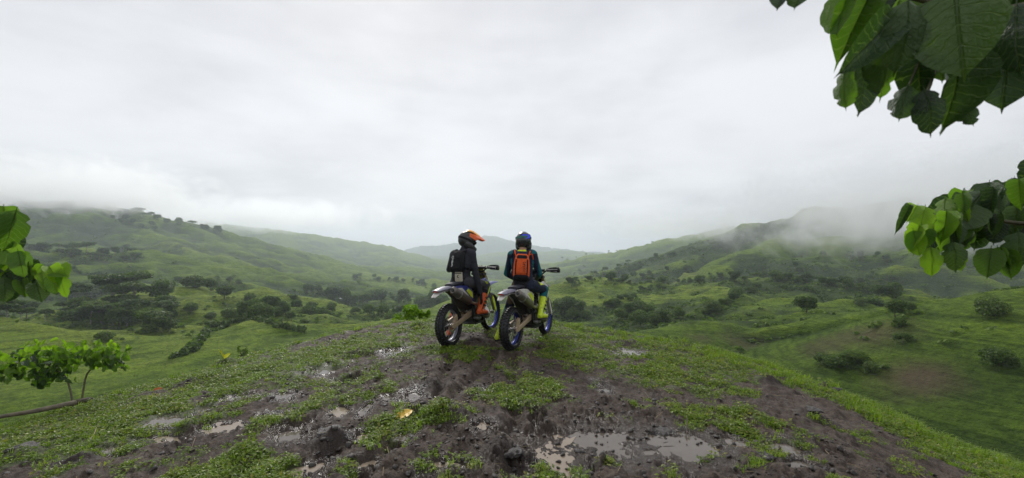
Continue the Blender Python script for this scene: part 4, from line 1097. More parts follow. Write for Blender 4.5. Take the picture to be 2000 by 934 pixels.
    if spec.get('visor_top'):
        V2 = MB(); rg = []
        for x, hw, z, cv in spec['visor_top']:
            rg.append([(x, hw * k, z - cv * k * k) for k in (-1, -0.5, 0, 0.5, 1)] + [(x, hw * k, z - cv * k * k - 0.012) for k in (1, 0.5, 0, -0.5, -1)])
        V2.loft(rg).build('visor_crest', K['visor_yellow'], vz, xf=HX)
        for sg in (-1, 1):
            MB().slab([(-0.02, 0.075), (0.09, 0.055), (0.16, 0.085), (0.06, 0.130), (-0.03, 0.135)], sg * 0.113, sg * 0.126, 0.004).build('visor_wing', K['visor_orange'], vz, xf=HX)
    g = MB(); rg = []
    ga = spec['goggle_yaw']; G = HX @ Matrix.Rotation(ga, 4, 'Z') @ Matrix.Translation(spec['goggle_off'])
    for z, hw in ((-0.042, 0.06), (-0.03, 0.082), (0.0, 0.088), (0.03, 0.084), (0.042, 0.066)):
        rg.append([(math.sqrt(max(0.125 ** 2 - (hw * k) ** 2 * 0.8, 0)) + 0.012, hw * k, z) for k in (-1, -0.6, -0.2, 0.2, 0.6, 1)] + [(math.sqrt(max(0.125 ** 2 - (hw * k) ** 2 * 0.8, 0)) - 0.025, hw * k, z) for k in (1, 0.6, 0.2, -0.2, -0.6, -1)])
    gg = g.loft(rg).build('goggles', K['blackc'], helm, xf=G)
    l = MB(); rg = []
    for z, hw in ((-0.034, 0.050), (-0.024, 0.070), (0.0, 0.076), (0.024, 0.072), (0.034, 0.056)):
        rg.append([(math.sqrt(max(0.125 ** 2 - (hw * k) ** 2 * 0.8, 0)) + 0.018, hw * k, z) for k in (-1, -0.6, -0.2, 0.2, 0.6, 1)] + [(math.sqrt(max(0.125 ** 2 - (hw * k) ** 2 * 0.8, 0)) + 0.008, hw * k, z) for k in (1, 0.6, 0.2, -0.2, -0.6, -1)])
    l.loft(rg).build('lens', spec['lens'], gg, xf=G)
    st = MB(); n = 40; rr = []
    for zz in (-0.018, 0.018):
        rr.append([((0.163 * math.cos(2 * math.pi * k / n)) - 0.012, 0.133 * math.sin(2 * math.pi * k / n), 0.022 + zz + spec['strap_z'] + spec['strap_tilt'] * math.cos(2 * math.pi * k / n)) for k in range(n)])
    st.loft(rr, cap=False).build('goggle_strap', spec['strap'], helm, xf=HX)
    for key in ('L', 'R'):
        boot(P, spec['knee' + key], spec['ankle' + key], spec['toe' + key], spec['boot'], xf)
        w, e = Vector(spec['wrist' + key]), Vector(spec['elbow' + key])
        hand(P, w, spec.get('hand' + key, (w - e)), spec['palm' + key], spec['thumb' + key], spec['glove'], spec['curl' + key], xf)
    return P, xf, tor

# ground height under each foot that stands on the hilltop, in the bike's own frame
def foot_z(xf_loc, q, x, y):
    M4 = Matrix.Translation(xf_loc) @ q @ Matrix.Translation((0, 0, -SIT))
    p = M4 @ Vector((x, y, 0.1))
    z = float(ground_z(np.array([p.x]), np.array([p.y]))[0])
    return 0.1 + (z - p.z)

def rl_extra(fc, reg, names, tor):
    pass
zL = foot_z(locL, qL, 0.60, 0.36)
specL = dict(pelvis=(0.43, -0.01, 1.02), lean=(0.07, -0.03, 0.51), yaw=-0.10, head=(0.595, -0.075, 1.675), head_yaw=math.radians(-52), head_pitch=math.radians(24),
    elbowL=(0.66, 0.34, 1.22), wristL=(0.88, 0.38, 1.26), elbowR=(0.50, -0.255, 1.10), wristR=(0.555, -0.295, 0.80), handR=(0.06, -0.02, -1.0), palmL=(0.4, 0, -1), palmR=(0, 1, 0), thumbL=-1, thumbR=1, curlL=0.7, curlR=0.3,
    kneeL=(0.70, 0.27, 0.63), ankleL=(0.60, 0.36, zL + 0.092), kneeR=(0.90, -0.225, 0.925), ankleR=(0.61, -0.240, 0.535), toeL=(1, 0.15, 0.0), toeR=(1, -0.16, -0.10),
    cloth=dict(jersey=K['charcoal'], sleeve=K['charcoal'], pants=K['blackc'], thigh=K['grey'], knee=K['grey'], shin=K['blackc'], skin=M['skin']),
    helmet=K['helmet_dark'], visor_mat=K['visor_orange'], visor=[(0.0, 0.112, 0.172, 0.08), (0.10, 0.110, 0.168, 0.06), (0.19, 0.102, 0.155, 0.045), (0.245, 0.090, 0.140, 0.03), (0.270, 0.066, 0.132, 0.018)],
    visor_top=[(-0.09, 0.070, 0.165, 0.02), (-0.05, 0.078, 0.200, 0.03), (0.02, 0.076, 0.206, 0.03), (0.10, 0.062, 0.190, 0.03), (0.17, 0.040, 0.168, 0.02)],
    goggle_yaw=0.0, goggle_off=(-0.005, 0, 0.01), lens=M['dark_metal'], strap=K['blackc'], strap_z=0.0, strap_tilt=0.0,
    boot=[K['boot_orange'], K['sole'], K['boot_orange'], M['black']], glove=K['blackc'])
PL, xfL, torL = rider('rider in charcoal jersey and black pack, orange-peaked helmet turned to the side', qL, locL, specL)

zR = foot_z(locR, qR, 0.47, 0.47)
specR = dict(pelvis=(0.43, -0.03, 1.02), lean=(0.06, 0.03, 0.555), yaw=math.radians(22), head=(0.555, 0.01, 1.715), head_yaw=math.radians(24), head_pitch=math.radians(8),
    elbowL=(0.50, 0.300, 1.20), wristL=(0.74, 0.22, 1.08), elbowR=(0.60, -0.240, 1.19), wristR=(0.82, -0.10, 1.09), palmL=(0, -0.2, -1), palmR=(0, 0.2, -1), thumbL=-1, thumbR=1, curlL=0.35, curlR=0.35,
    kneeL=(0.62, 0.33, 0.62), ankleL=(0.47, 0.47, zR + 0.092), kneeR=(0.86, -0.225, 0.915), ankleR=(0.61, -0.245, 0.535), toeL=(1, 0.2, 0.0), toeR=(1, -0.14, -0.08),
    cloth=dict(jersey=K['navy'], sleeve=K['navy'], pants=K['blackc'], thigh=K['navy'], knee=K['teal'], shin=K['teal'], skin=M['skin'], teal=K['teal'], neon=K['neonc'], brown=K['brownish']),
    helmet=K['helmet_black'], visor_mat=K['helmet_black'], visor=[(0.02, 0.112, 0.160, 0.06), (0.10, 0.105, 0.150, 0.045), (0.18, 0.095, 0.132, 0.035), (0.25, 0.078, 0.112, 0.022)],
    goggle_yaw=math.radians(180 + 14), goggle_off=(0.024, 0, 0.062), lens=K['lens_blue'], strap=K['strap'], strap_z=0.035, strap_tilt=0.0,
    boot=[K['boot_neon'], K['sole'], K['boot_neon'], M['black']], glove=K['blackc'])
def rr_extra(fc, reg, names, tor):
    side = np.array(tor(0.6, 0, 0.17)) - np.array(tor(0.6, 0, 0)); side /= np.linalg.norm(side)
    c = np.array(tor(0.6, 0, 0)); s = (fc - c) @ side
    up = fc[:, 2]
    sl = (reg == names.index('sleeve')) | (reg == names.index('jersey'))
    reg[sl & (np.abs(s) > 0.262) & (up > 1.10)] = names.index('teal')
    reg[sl & (np.abs(s) > 0.165) & (np.abs(s) < 0.185) & (up > 1.20) & (up < 1.45)] = names.index('teal')
    reg[sl & (np.abs(s) > 0.15) & (up > 1.515)] = names.index('teal')
    reg[(reg == names.index('jersey')) & (np.abs(s) < 0.07) & (up > 1.545)] = names.index('neon')
    reg[(reg == names.index('neon')) & (up > 1.585)] = names.index('skin')
    th = reg == names.index('thigh')
    reg[th & (fc[:, 1] < -0.09) & (up > 1.0) & (fc[:, 0] > 0.60) & (fc[:, 0] < 0.80)] = names.index('neon')
    reg[th & (fc[:, 1] > 0.1) & (fc[:, 0] < 0.50)] = names.index('brown')
specR['extra'] = [rr_extra]
PR, xfR, torR = rider('rider in navy and teal jersey wearing an orange backpack and black helmet', qR, locR, specR)

# ---- things the riders wear on their backs
def flat_text(s, size, mat, name, parent, M4):
    cu = bpy.data.curves.new('txt', 'FONT'); cu.body = s; cu.size = size; cu.align_x = 'CENTER'; cu.align_y = 'CENTER'; cu.extrude = 0.0015
    o = bpy.data.objects.new('txt', cu); COL.objects.link(o)
    dg = bpy.context.evaluated_depsgraph_get(); dg.update()
    me = bpy.data.meshes.new_from_object(o.evaluated_get(dg))
    bpy.data.objects.remove(o); bpy.data.curves.remove(cu)
    me.name = name; me.materials.clear(); me.materials.append(mat); me.transform(M4)
    return obj(name, me, parent)
def back_frame(tor, t0, t1, yaw, depth, xf):
    """frame on the rider's back: X to the rider's right, Y up the spine, Z outwards (away from the back)"""
    a, b = tor(t0, -depth, 0), tor(t1, -depth, 0)
    y = (b - a).normalized(); z = Matrix.Rotation(yaw, 3, 'Z') @ Vector((-1, 0, 0)); x = y.cross(z).normalized(); z = x.cross(y)
    Mx = Matrix((x, y, z)).transposed().to_4x4(); Mx.translation = (a + b) / 2
    return xf @ Mx
def pack_body(secs, n=20, pw=0.55):
    rings = []
    for y, hw, d0, d1 in secs:
        r = []
        for k in range(n):
            a = 2 * math.pi * k / n; ca, sa = math.cos(a), math.sin(a)
            r.append((hw * math.copysign(abs(ca) ** pw, ca), y, (d0 + d1) / 2 + (d1 - d0) / 2 * math.copysign(abs(sa) ** pw, sa)))
        rings.append(r)
    return MB().loft(rings)
FR = back_frame(torR, 0.12, 0.88, specR['yaw'], 0.105, xfR)
bp = pack_body([(-0.20, 0.085, 0.0, 0.05), (-0.185, 0.115, -0.01, 0.085), (-0.12, 0.132, -0.015, 0.115), (0.02, 0.130, -0.015, 0.120), (0.12, 0.118, -0.015, 0.105), (0.185, 0.100, -0.015, 0.085), (0.215, 0.075, -0.01, 0.06)]).build('backpack', K['orangec'], None, xf=FR)
tag(bp, 'bright orange backpack with dark side bands, worn over a navy jersey', 'backpack')
pack_body([(-0.11, 0.070, 0.105, 0.130), (-0.09, 0.085, 0.10, 0.140), (0.05, 0.082, 0.10, 0.140), (0.13, 0.066, 0.09, 0.122)]).build('front_pocket', K['orangec'], bp, xf=FR)
pack_body([(0.135, 0.075, 0.06, 0.112), (0.16, 0.088, 0.05, 0.104), (0.19, 0.070, 0.04, 0.092)]).build('top_opening', K['blackc'], bp, xf=FR)
pack_body([(-0.215, 0.088, -0.01, 0.055), (-0.19, 0.118, -0.015, 0.100), (-0.145, 0.122, 0.0, 0.128), (-0.125, 0.10, 0.06, 0.128)]).build('mesh_pocket', K['blackc'], bp, xf=FR)
pack_body([(0.18, 0.105, -0.05, 0.050), (0.215, 0.115, -0.07, 0.030), (0.265, 0.095, -0.10, -0.010)]).build('yoke', K['navy'], bp, xf=FR)
for s in (-1, 1):
    pack_body([(-0.12, 0.010, 0.01, 0.118), (0.02, 0.012, 0.01, 0.122), (0.12, 0.010, 0.01, 0.108)], 8).build('side_band', K['blackc'], bp, xf=FR @ Matrix.Translation((s * 0.092, 0, 0.012)))
    MB().tube([(s * 0.095, 0.16, 0.03), (s * 0.112, 0.215, 0.018), (s * 0.118, 0.252, -0.030), (s * 0.122, 0.262, -0.105), (s * 0.128, 0.22, -0.20), (s * 0.13, 0.10, -0.25)], (0.024, 0.030, 0.032, 0.032, 0.030, 0.026), 10, smooth=3, flat=0.4).build('shoulder_strap', K['orangec'], bp, xf=FR)
    MB().tube([(s * 0.11, 0.20, 0.028), (s * 0.155, 0.22, 0.01), (s * 0.175, 0.14, -0.01)], (0.016, 0.02, 0.012), 8, smooth=3, flat=0.45).build('strap_tail', K['orangec'] if s > 0 else K['navy'], bp, xf=FR)
pr = MB()                                                # a column of dark print, too worn to read
for k, (y, segs) in enumerate([(0.070, [(-14, 0, 40), (14, 0, 40)]), (0.036, [(-8, 8, 0), (8, -8, 0), (0, 0, 30)]), (0.002, [(-10, 0, 0), (6, 4, -30)]), (-0.032, [(-12, 0, 25), (10, 0, -25), (0, 6, 90)]), (-0.064, [(-8, 0, 45), (8, 0, -45)])]):
    for x, dy, an in segs: pr.box((0.043 + x * 0.001, y + dy * 0.001, 0.1415), (0.024, 0.008, 0.003), Matrix.Rotation(math.radians(an), 3, 'Z'))
tag(pr.build('lettering', K['black_print'], bp, smooth=False, xf=FR), kind='stuff')
for s in (-1, 1):                                        # print running down the sleeves
    pts = [Vector(torR(0.875, 0, 0.165 * s)), Vector(specR['elbowL' if s > 0 else 'elbowR'])]
FL = back_frame(torL, 0.30, 0.95, specL['yaw'], 0.115, xfL)
vp = pack_body([(-0.165, 0.105, -0.01, 0.035), (-0.14, 0.130, -0.02, 0.060), (-0.02, 0.140, -0.02, 0.075), (0.10, 0.135, -0.02, 0.066), (0.16, 0.118, -0.02, 0.045), (0.185, 0.09, -0.02, 0.02)]).build('hydration_pack', K['blackc'], None, xf=FL)
tag(vp, 'slim black hydration pack with white lettering on a charcoal jersey', 'backpack')
pack_body([(-0.12, 0.10, 0.055, 0.080), (-0.03, 0.11, 0.06, 0.095), (0.03, 0.105, 0.06, 0.092)]).build('pocket', K['blackc'], vp, xf=FL)
pack_body([(0.05, 0.10, 0.05, 0.082), (0.10, 0.095, 0.045, 0.080), (0.125, 0.085, 0.03, 0.066)]).build('pocket', K['blackc'], vp, xf=FL)
for s in (-1, 1):
    MB().tube([(s * 0.085, 0.14, 0.02), (s * 0.105, 0.165, 0.0), (s * 0.112, 0.180, -0.06), (s * 0.116, 0.165, -0.14), (s * 0.12, 0.07, -0.24)], (0.030, 0.036, 0.036, 0.034, 0.03), 10, smooth=3, flat=0.4).build('shoulder_strap', K['blackc'], vp, xf=FL)
MB().tube([(-0.14, -0.08, 0.03), (-0.175, -0.09, -0.06), (-0.17, -0.10, -0.18)], (0.03, 0.028, 0.025), 8, smooth=3, flat=0.4).build('side_strap', K['blackc'], vp, xf=FL)
MB().tube([(0.14, -0.08, 0.03), (0.175, -0.09, -0.06), (0.17, -0.10, -0.18)], (0.03, 0.028, 0.025), 8, smooth=3, flat=0.4).build('side_strap', K['blackc'], vp, xf=FL)
LT = FL @ Matrix.Translation((-0.045, 0, 0.0965))
MB().tube([(0.030, 0.050, 0), (0.010, 0.040, 0), (-0.012, 0.052, 0), (-0.010, 0.080, 0), (0.010, 0.086, 0), (0.016, 0.066, 0), (-0.004, 0.040, 0), (-0.012, 0.034, 0)], (0.004, 0.006, 0.006, 0.006, 0.006, 0.006, 0.005, 0.003), 8, smooth=3, flat=0.4).build('emblem', K['white_print'], vp, xf=LT)
pr = MB()                                                # pale print below it, too blurred to read
for y, segs in [(0.020, [(0, 0, 80), (8, 0, 10)]), (-0.002, [(-8, 0, 90), (6, 4, 0), (6, -6, 0)]), (-0.026, [(0, 6, 0), (0, -4, 0), (-10, 0, 90)]), (-0.052, [(-4, 0, 75), (8, 0, -75)]), (-0.078, [(-8, 0, 60), (6, 4, 20)])]:
    for x, dy, an in segs: pr.box((x * 0.001 - 0.002, y + dy * 0.001, 0), (0.022, 0.006, 0.003), Matrix.Rotation(math.radians(an), 3, 'Z'))
tag(pr.build('lettering', K['white_print'], vp, smooth=False, xf=LT), kind='stuff')
# cream patch on the lower back, with a small dark hooked mark
FB = back_frame(torL, 0.02, 0.30, specL['yaw'] * 0.3, 0.135, xfL)
pt = pack_body([(-0.082, 0.062, -0.02, 0.008), (-0.07, 0.07, -0.02, 0.014), (0.07, 0.066, -0.02, 0.012), (0.082, 0.058, -0.02, 0.006)]).build('belt_patch', K['cream'], PL, xf=FB @ Matrix.Translation((0.035, 0.01, 0)))
MB().tube([(0.018, 0.016, 0.014), (0.0, 0.022, 0.0145), (-0.016, 0.008, 0.0145), (-0.012, -0.012, 0.0145), (0.006, -0.016, 0.014), (0.020, -0.004, 0.0135)], (0.002, 0.005, 0.007, 0.007, 0.005, 0.002), 8, smooth=3).build('emblem', K['black_print'], pt, xf=FB @ Matrix.Translation((0.035, 0.01, 0)))
MB().box((0.0, 0.055, 0.013), (0.12, 0.014, 0.006)).build('trim_band', K['blackc'], pt, xf=FB @ Matrix.Translation((0.035, 0.01, 0)))
# bright stripes on the grey knee
for k in range(2):
    kx = Vector(specL['kneeR']) + Vector((-0.055 - 0.035 * k, -0.048, 0.055))
    MB().tube([kx + Vector((0, 0.03, 0.012)), kx, kx + Vector((0.008, -0.018, -0.03))], 0.008, 6, flat=0.5).build('knee_stripe', K['neonc'], PL, xf=xfL)
# ------------------------------------------------------------------ trees, scrub and the farm
LEAF = dict(
    dark=leaf_mat('dark_tree_foliage', [(0.1, (0.032, 0.062, 0.018)), (0.5, (0.066, 0.112, 0.026)), (0.9, (0.120, 0.175, 0.040))], 0.5, 0.45, objvar=0.4, nscale=0.35),
    mid=leaf_mat('green_tree_foliage', [(0.1, (0.046, 0.084, 0.016)), (0.5, (0.084, 0.140, 0.026)), (0.9, (0.140, 0.200, 0.040))], 0.5, 0.45, objvar=0.4, nscale=0.35),
    pale=leaf_mat('pale_tree_foliage', [(0.1, (0.050, 0.080, 0.018)), (0.5, (0.085, 0.135, 0.028)), (0.9, (0.130, 0.190, 0.040))], 0.5, 0.35, objvar=0.35, nscale=0.5),
    turf=leaf_mat('rough_pasture_tussock', [(0.1, (0.050, 0.080, 0.015)), (0.5, (0.085, 0.138, 0.020)), (0.9, (0.130, 0.195, 0.030))], 0.6, 0.3, objvar=0.1, nscale=0.2),
    lime=leaf_mat('lime_bush_foliage', [(0.1, (0.110, 0.200, 0.014)), (0.5, (0.190, 0.330, 0.020)), (0.9, (0.280, 0.440, 0.035))], 0.45, 0.45, objvar=0.2),
)
BARK = plain('pale_bark', (0.24, 0.22, 0.19), 0.8, var=0.3, nscale=3.0, bump=0.03)
BARKD = plain('dark_bark', (0.075, 0.06, 0.045), 0.85, var=0.3, nscale=4.0, bump=0.03)

def crown_mesh(name, blobs, n, size, mat, seed, flat=0.55, shell=0.75):
    """many leaf sprays spread through the outer part of each lobe"""
    g = np.random.default_rng(seed)
    w = np.array([r[0] * r[1] + r[0] * r[2] + r[1] * r[2] for _c, r in blobs]); w = w / w.sum()
    k = g.choice(len(blobs), n, p=w)
    C = np.array([b[0] for b in blobs])[k]; Rr = np.array([b[1] for b in blobs])[k]
    d = g.normal(size=(n, 3)); d[:, 2] = np.where(d[:, 2] < 0, d[:, 2] * 0.7, d[:, 2]); d /= np.linalg.norm(d, axis=1)[:, None]
    rad = shell + (1.12 - shell) * g.random(n) ** 0.7
    P = C + d * Rr * rad[:, None]
    nrm = d * (1 / Rr) ; nrm /= np.linalg.norm(nrm, axis=1)[:, None]
    nrm = nrm + g.normal(size=(n, 3)) * 0.55 + np.array([0, 0, flat]); nrm /= np.linalg.norm(nrm, axis=1)[:, None]
    a = np.cross(nrm, g.normal(size=(n, 3))); a /= np.linalg.norm(a, axis=1)[:, None]
    b = np.cross(nrm, a)
    s = size * (0.55 + 0.9 * g.random(n))[:, None]
    # five-cornered ragged spray with a drooping tip
    V = np.stack([P - a * s * 0.55, P - b * s * (0.35 + 0.3 * g.random(n))[:, None] + a * s * 0.1, P + a * s * 0.75 - nrm * s * 0.30, P + b * s * (0.35 + 0.3 * g.random(n))[:, None] + a * s * 0.15], 1).reshape(-1, 3)
    F = np.arange(n * 4).reshape(n, 4)
    return mesh_np(name, V, F, mat, False, link=False)
def round_blobs(g, R, H, k=9, base=0.35):
    out = [((0, 0, H * 0.62), (R * 0.72, R * 0.72, H * 0.30))]
    for i in range(k):
        a = g.random() * 6.28; rr = R * (0.35 + 0.45 * g.random()); z = H * (base + 0.12 + 0.45 * g.random())
        s = R * (0.30 + 0.22 * g.random())
        out.append(((rr * math.cos(a), rr * math.sin(a), z), (s, s, s * 0.75)))
    return out
def umbrella_blobs(g, R, H, k=11):
    out = []
    for i in range(k):
        a = g.random() * 6.28; rr = R * math.sqrt(g.random()) * 0.85; z = H * (0.66 + 0.26 * g.random()) - 0.10 * H * (rr / R) ** 2
        s = R * (0.28 + 0.22 * g.random())
        out.append(((rr * math.cos(a), rr * math.sin(a), z), (s, s, s * 0.34)))
    return out
def trunk_mesh(name, g, H, R, mat, top, limbs=4, r0=None):
    m = MB(); r0 = r0 or H * 0.022
    lean = Vector(((g.random() - 0.5) * 0.12 * H, (g.random() - 0.5) * 0.12 * H, 0))
    t = Vector((0, 0, H * top)) + lean
    m.tube([(0, 0, -0.6), lean * 0.15 + Vector((0, 0, H * 0.12)), lean * 0.5 + Vector((0, 0, H * top * 0.55)), t], (r0 * 1.5, r0 * 1.1, r0 * 0.85, r0 * 0.6), 7)
    for i in range(limbs):
        a = 6.28 * (i + g.random() * 0.6) / limbs
        e = Vector((math.cos(a) * R * 0.6, math.sin(a) * R * 0.6, H * (top + 0.22 + 0.1 * g.random())))
        s = t * (0.75 + 0.2 * g.random())
        m.tube([s, s.lerp(e, 0.5) + Vector((0, 0, -0.03 * H)), e], (r0 * 0.5, r0 * 0.35, r0 * 0.15), 5)
    return m.mesh(name, mat)
def palm_meshes(g, H):
    m = MB(); m.tube([(0, 0, -0.4), (0.05 * H, 0, 0.5 * H), (0.08 * H, 0.02 * H, H * 0.88)], (0.22, 0.16, 0.14), 7)
    c = MB(); top = Vector((0.08 * H, 0.02 * H, H * 0.88))
    for i in range(15):
        a = 6.28 * i / 15 + g.random() * 0.3; up = 0.2 + 0.9 * g.random(); L = H * (0.30 + 0.08 * g.random())
        d = Vector((math.cos(a), math.sin(a), 0)); s = Vector((-math.sin(a), math.cos(a), 0)); rows = []
        for k in range(6):
            t = k / 5; p = top + d * (L * t) + Vector((0, 0, L * (up * t - 1.25 * t * t)))
            w = L * 0.13 * (1 - abs(2 * t - 0.9) ** 2 * 0.75) + 0.02
            rows.append([p + s * w + Vector((0, 0, -w * 0.6)), p, p - s * w + Vector((0, 0, -w * 0.6))])
        c.loft(rows, cap=False, closed=False)
    return m.mesh('trunk', BARK), c.mesh('crown', LEAF['mid'], False, fix=False)

VAR = {}
def variants():
    for i in range(4):
        g = np.random.default_rng(100 + i)
        VAR[('broadleaf_tree', i)] = (trunk_mesh('trunk', g, 10, 4.6, BARKD, 0.42), crown_mesh('crown', round_blobs(g, 4.6, 10, 13, 0.20), 2600, 0.62, LEAF['dark' if i < 2 else 'mid'], 200 + i), 10.0)
        VAR[('umbrella_tree', i)] = (trunk_mesh('trunk', g, 12, 5.5, BARK, 0.55, 5), crown_mesh('crown', umbrella_blobs(g, 6.0, 12, 14), 2600, 0.62, LEAF['dark' if i % 2 else 'mid'], 300 + i, 1.2, 0.6), 12.0)
        VAR[('bush', i)] = (trunk_mesh('trunk', g, 3, 1.2, BARKD, 0.3, 4), crown_mesh('crown', round_blobs(g, 2.0, 3.0, 11, 0.02), 2200, 0.24, LEAF['mid' if i < 2 else 'pale'], 400 + i), 3.0)
    for i in range(2):
        g = np.random.default_rng(150 + i)
        VAR[('palm_tree', i)] = (*palm_meshes(g, 10.0), 10.0)
        VAR[('pale_tree', i)] = (trunk_mesh('trunk', g, 6, 2.8, BARK, 0.4), crown_mesh('crown', round_blobs(g, 3.0, 6, 11, 0.15), 2000, 0.38, LEAF['pale'], 500 + i), 6.0)
variants()
TREES = []
def plant(kind, p, h, label, group, cat=None, v=None):
    i = (v if v is not None else random.randrange(99)) % sum(1 for k in VAR if k[0] == kind)
    tr, cr, h0 = VAR[(kind, i)]
    e = empty(kind, p, random.random() * 6.28)
    s = h / h0 * random.uniform(0.62, 1.12); e.scale = (s * random.uniform(0.8, 1.2), s * random.uniform(0.8, 1.2), s * random.uniform(0.85, 1.15))
    obj('trunk', tr, e); obj('crown', cr, e)
    tag(e, label, cat or ('palm' if kind == 'palm_tree' else 'bush' if kind == 'bush' else 'tree'), group)
    return e
JOBS = []                                                # (pixel, dmin, kind, height m, label, group, variant)
def scatter(poly, n, kinds, hr, label, group, dmin=40.0, jit=None):
    """n trees inside a photo quadrilateral strip given by points along a line and a spread"""
    for i in range(n):
        if isinstance(poly, tuple):
            x = random.uniform(poly[0], poly[1]); y = random.uniform(poly[2], poly[3])
        else:
            t = (i + random.uniform(0.1, 0.9)) / n * (len(poly) - 1); k = min(int(t), len(poly) - 2); t -= k
            x = poly[k][0] * (1 - t) + poly[k + 1][0] * t + random.uniform(-jit[0], jit[0]); y = poly[k][1] * (1 - t) + poly[k + 1][1] * t + random.uniform(-jit[1], jit[1])
        kd = random.choice(kinds)
        nm = {'broadleaf_tree': 'round broadleaf tree', 'umbrella_tree': 'flat-topped spreading tree', 'bush': 'low leafy bush', 'pale_tree': 'small pale green tree', 'palm_tree': 'slender palm'}[kd]
        JOBS.append(((x, y), dmin, kd, random.uniform(*hr), nm + ' ' + label, group))
# the dark wood below the long hill, and what stands round it
scatter((-30, 120, 590, 650), 15, ['umbrella_tree', 'umbrella_tree', 'broadleaf_tree'], (6, 9), 'at the open end of the dark wood below the long hill', 'trees of the dark wood', 112)
scatter((110, 335, 606, 650), 34, ['umbrella_tree', 'broadleaf_tree'], (6, 9.5), 'inside the dark wood behind the mown knoll', 'trees of the dark wood', 112)
scatter((130, 270, 572, 602), 16, ['umbrella_tree', 'umbrella_tree', 'broadleaf_tree'], (12, 15), 'with bare pale trunk above the dark wood', 'tall trees above the dark wood', 150)
scatter((340, 480, 550, 572), 12, ['broadleaf_tree', 'bush', 'pale_tree'], (5, 9), 'in the thicket on the middle slope', 'thicket on the middle slope', 180)
for (x, y, h, kd, lb) in [(316, 598, 11, 'broadleaf_tree', 'big dark round tree standing alone beside the wood'), (372, 612, 7, 'broadleaf_tree', 'dark round tree on the open pasture next to the wood'), (438, 588, 7, 'broadleaf_tree', 'dark round tree at the end of the thicket'),
                          (487, 600, 8, 'pale_tree', 'feathery pale green tree on the bench pasture'), (411, 622, 3.5, 'bush', 'dark bush on the pasture below the feathery tree'), (449, 622, 4, 'bush', 'round bush next to the dark bush on the pasture'),
                          (573, 590, 7, 'broadleaf_tree', 'dark tree beside a palm on the bench'), (586, 588, 8, 'palm_tree', 'palm next to the dark tree on the bench'), (314, 556, 9, 'palm_tree', 'palm on the slope above the dark wood'),
                          (298, 651, 8, 'pale_tree', 'light green spreading tree at the edge of the mown knoll'), (330, 648, 4, 'pale_tree', 'low light green tree beside the spreading one on the knoll'), (145, 498, 14, 'umbrella_tree', 'large spreading tree on the shoulder below the long hill'),
                          (203, 666, 3, 'bush', 'small bush behind the knoll by the wood'), (235, 575, 10, 'pale_tree', 'light green tree among the tall dark trees'), (398, 668, 3.2, 'palm_tree', 'young palm at the top of the hedge')]:
    JOBS.append(((x, y), 60, kd, h, lb, None))
scatter((480, 620, 604, 634), 20, ['broadleaf_tree', 'bush', 'broadleaf_tree'], (4, 7), 'in the gully wood below the hilltop', 'trees of the gully wood', 140)
scatter((600, 780, 608, 636), 20, ['broadleaf_tree', 'pale_tree', 'broadleaf_tree'], (5, 8), 'in the valley wood in front of the farm', 'trees of the valley wood', 200)
scatter([(640, 588), (700, 590), (760, 590), (830, 594), (870, 600)], 24, ['broadleaf_tree'], (9, 14), 'in the belt of trees across the valley floor', 'tree belt on the valley floor', 350, (10, 6))
scatter([(600, 572), (640, 580), (690, 592)], 10, ['broadleaf_tree'], (9, 13), 'along the stream behind the farm', 'trees along the stream', 350, (8, 4))
scatter([(690, 545), (780, 550), (850, 562)], 12, ['broadleaf_tree'], (9, 13), 'on the hedge line of the far bright field', 'hedge of the far bright field', 600, (8, 3))
scatter([(196, 402), (240, 412), (270, 424), (330, 436), (400, 448), (430, 462)], 20, ['umbrella_tree', 'broadleaf_tree'], (11, 17), 'on the skyline of the long hill', 'skyline trees on the long hill', 500, (8, 4))
scatter([(215, 430), (262, 440), (300, 448)], 9, ['broadleaf_tree'], (10, 14), 'in the dark fold under the skyline', 'trees in the fold of the long hill', 500, (10, 4))
scatter([(60, 488), (130, 500), (200, 505), (280, 507)], 16, ['broadleaf_tree', 'umbrella_tree'], (7, 11), 'along the shoulder below the long hill', 'trees on the shoulder', 200, (10, 5))
scatter([(240, 488), (275, 498)], 5, ['broadleaf_tree'], (9, 12), 'in the dark clump on the long hill', 'dark clump on the long hill', 500, (8, 3))
# right-hand side
scatter([(1090, 555), (1180, 550), (1260, 552), (1330, 552)], 20, ['broadleaf_tree', 'umbrella_tree', 'broadleaf_tree'], (4, 6.5), 'on the low crest behind the grassy spurs', 'trees on the low crest', 180, (10, 3))
scatter([(1330, 552), (1400, 550), (1480, 546), (1540, 548), (1620, 560), (1700, 575), (1760, 584)], 34, ['broadleaf_tree', 'umbrella_tree', 'broadleaf_tree'], (4.5, 7.5), 'on the wooded crest under the fog', 'trees on the wooded crest', 120, (10, 4))
scatter([(1295, 560), (1260, 573), (1210, 597), (1180, 604)], 15, ['broadleaf_tree', 'bush'], (2.5, 4.2), 'in the dark strip down the grassy spur', 'strip of trees on the grassy spur', 140, (6, 4))
scatter([(1480, 562), (1440, 582), (1400, 604), (1385, 618)], 20, ['broadleaf_tree', 'bush'], (2.5, 4.5), 'in the dark strip below the wooded crest', 'strip of trees below the wooded crest', 110, (9, 5))
scatter((1195, 1330, 612, 640), 18, ['broadleaf_tree', 'pale_tree'], (4, 6), 'in the hollow between the two spurs', 'trees in the hollow', 120)
scatter([(1085, 612), (1110, 622), (1140, 620)], 7, ['broadleaf_tree'], (6, 9), 'just beyond the brow by the front wheel', 'trees beyond the brow', 140, (8, 6))
scatter([(1200, 527), (1290, 505), (1380, 487), (1450, 464), (1515, 441)], 26, ['broadleaf_tree', 'umbrella_tree'], (5, 9), 'on the skyline of the big misty ridge', 'skyline trees on the misty ridge', 350, (6, 3))
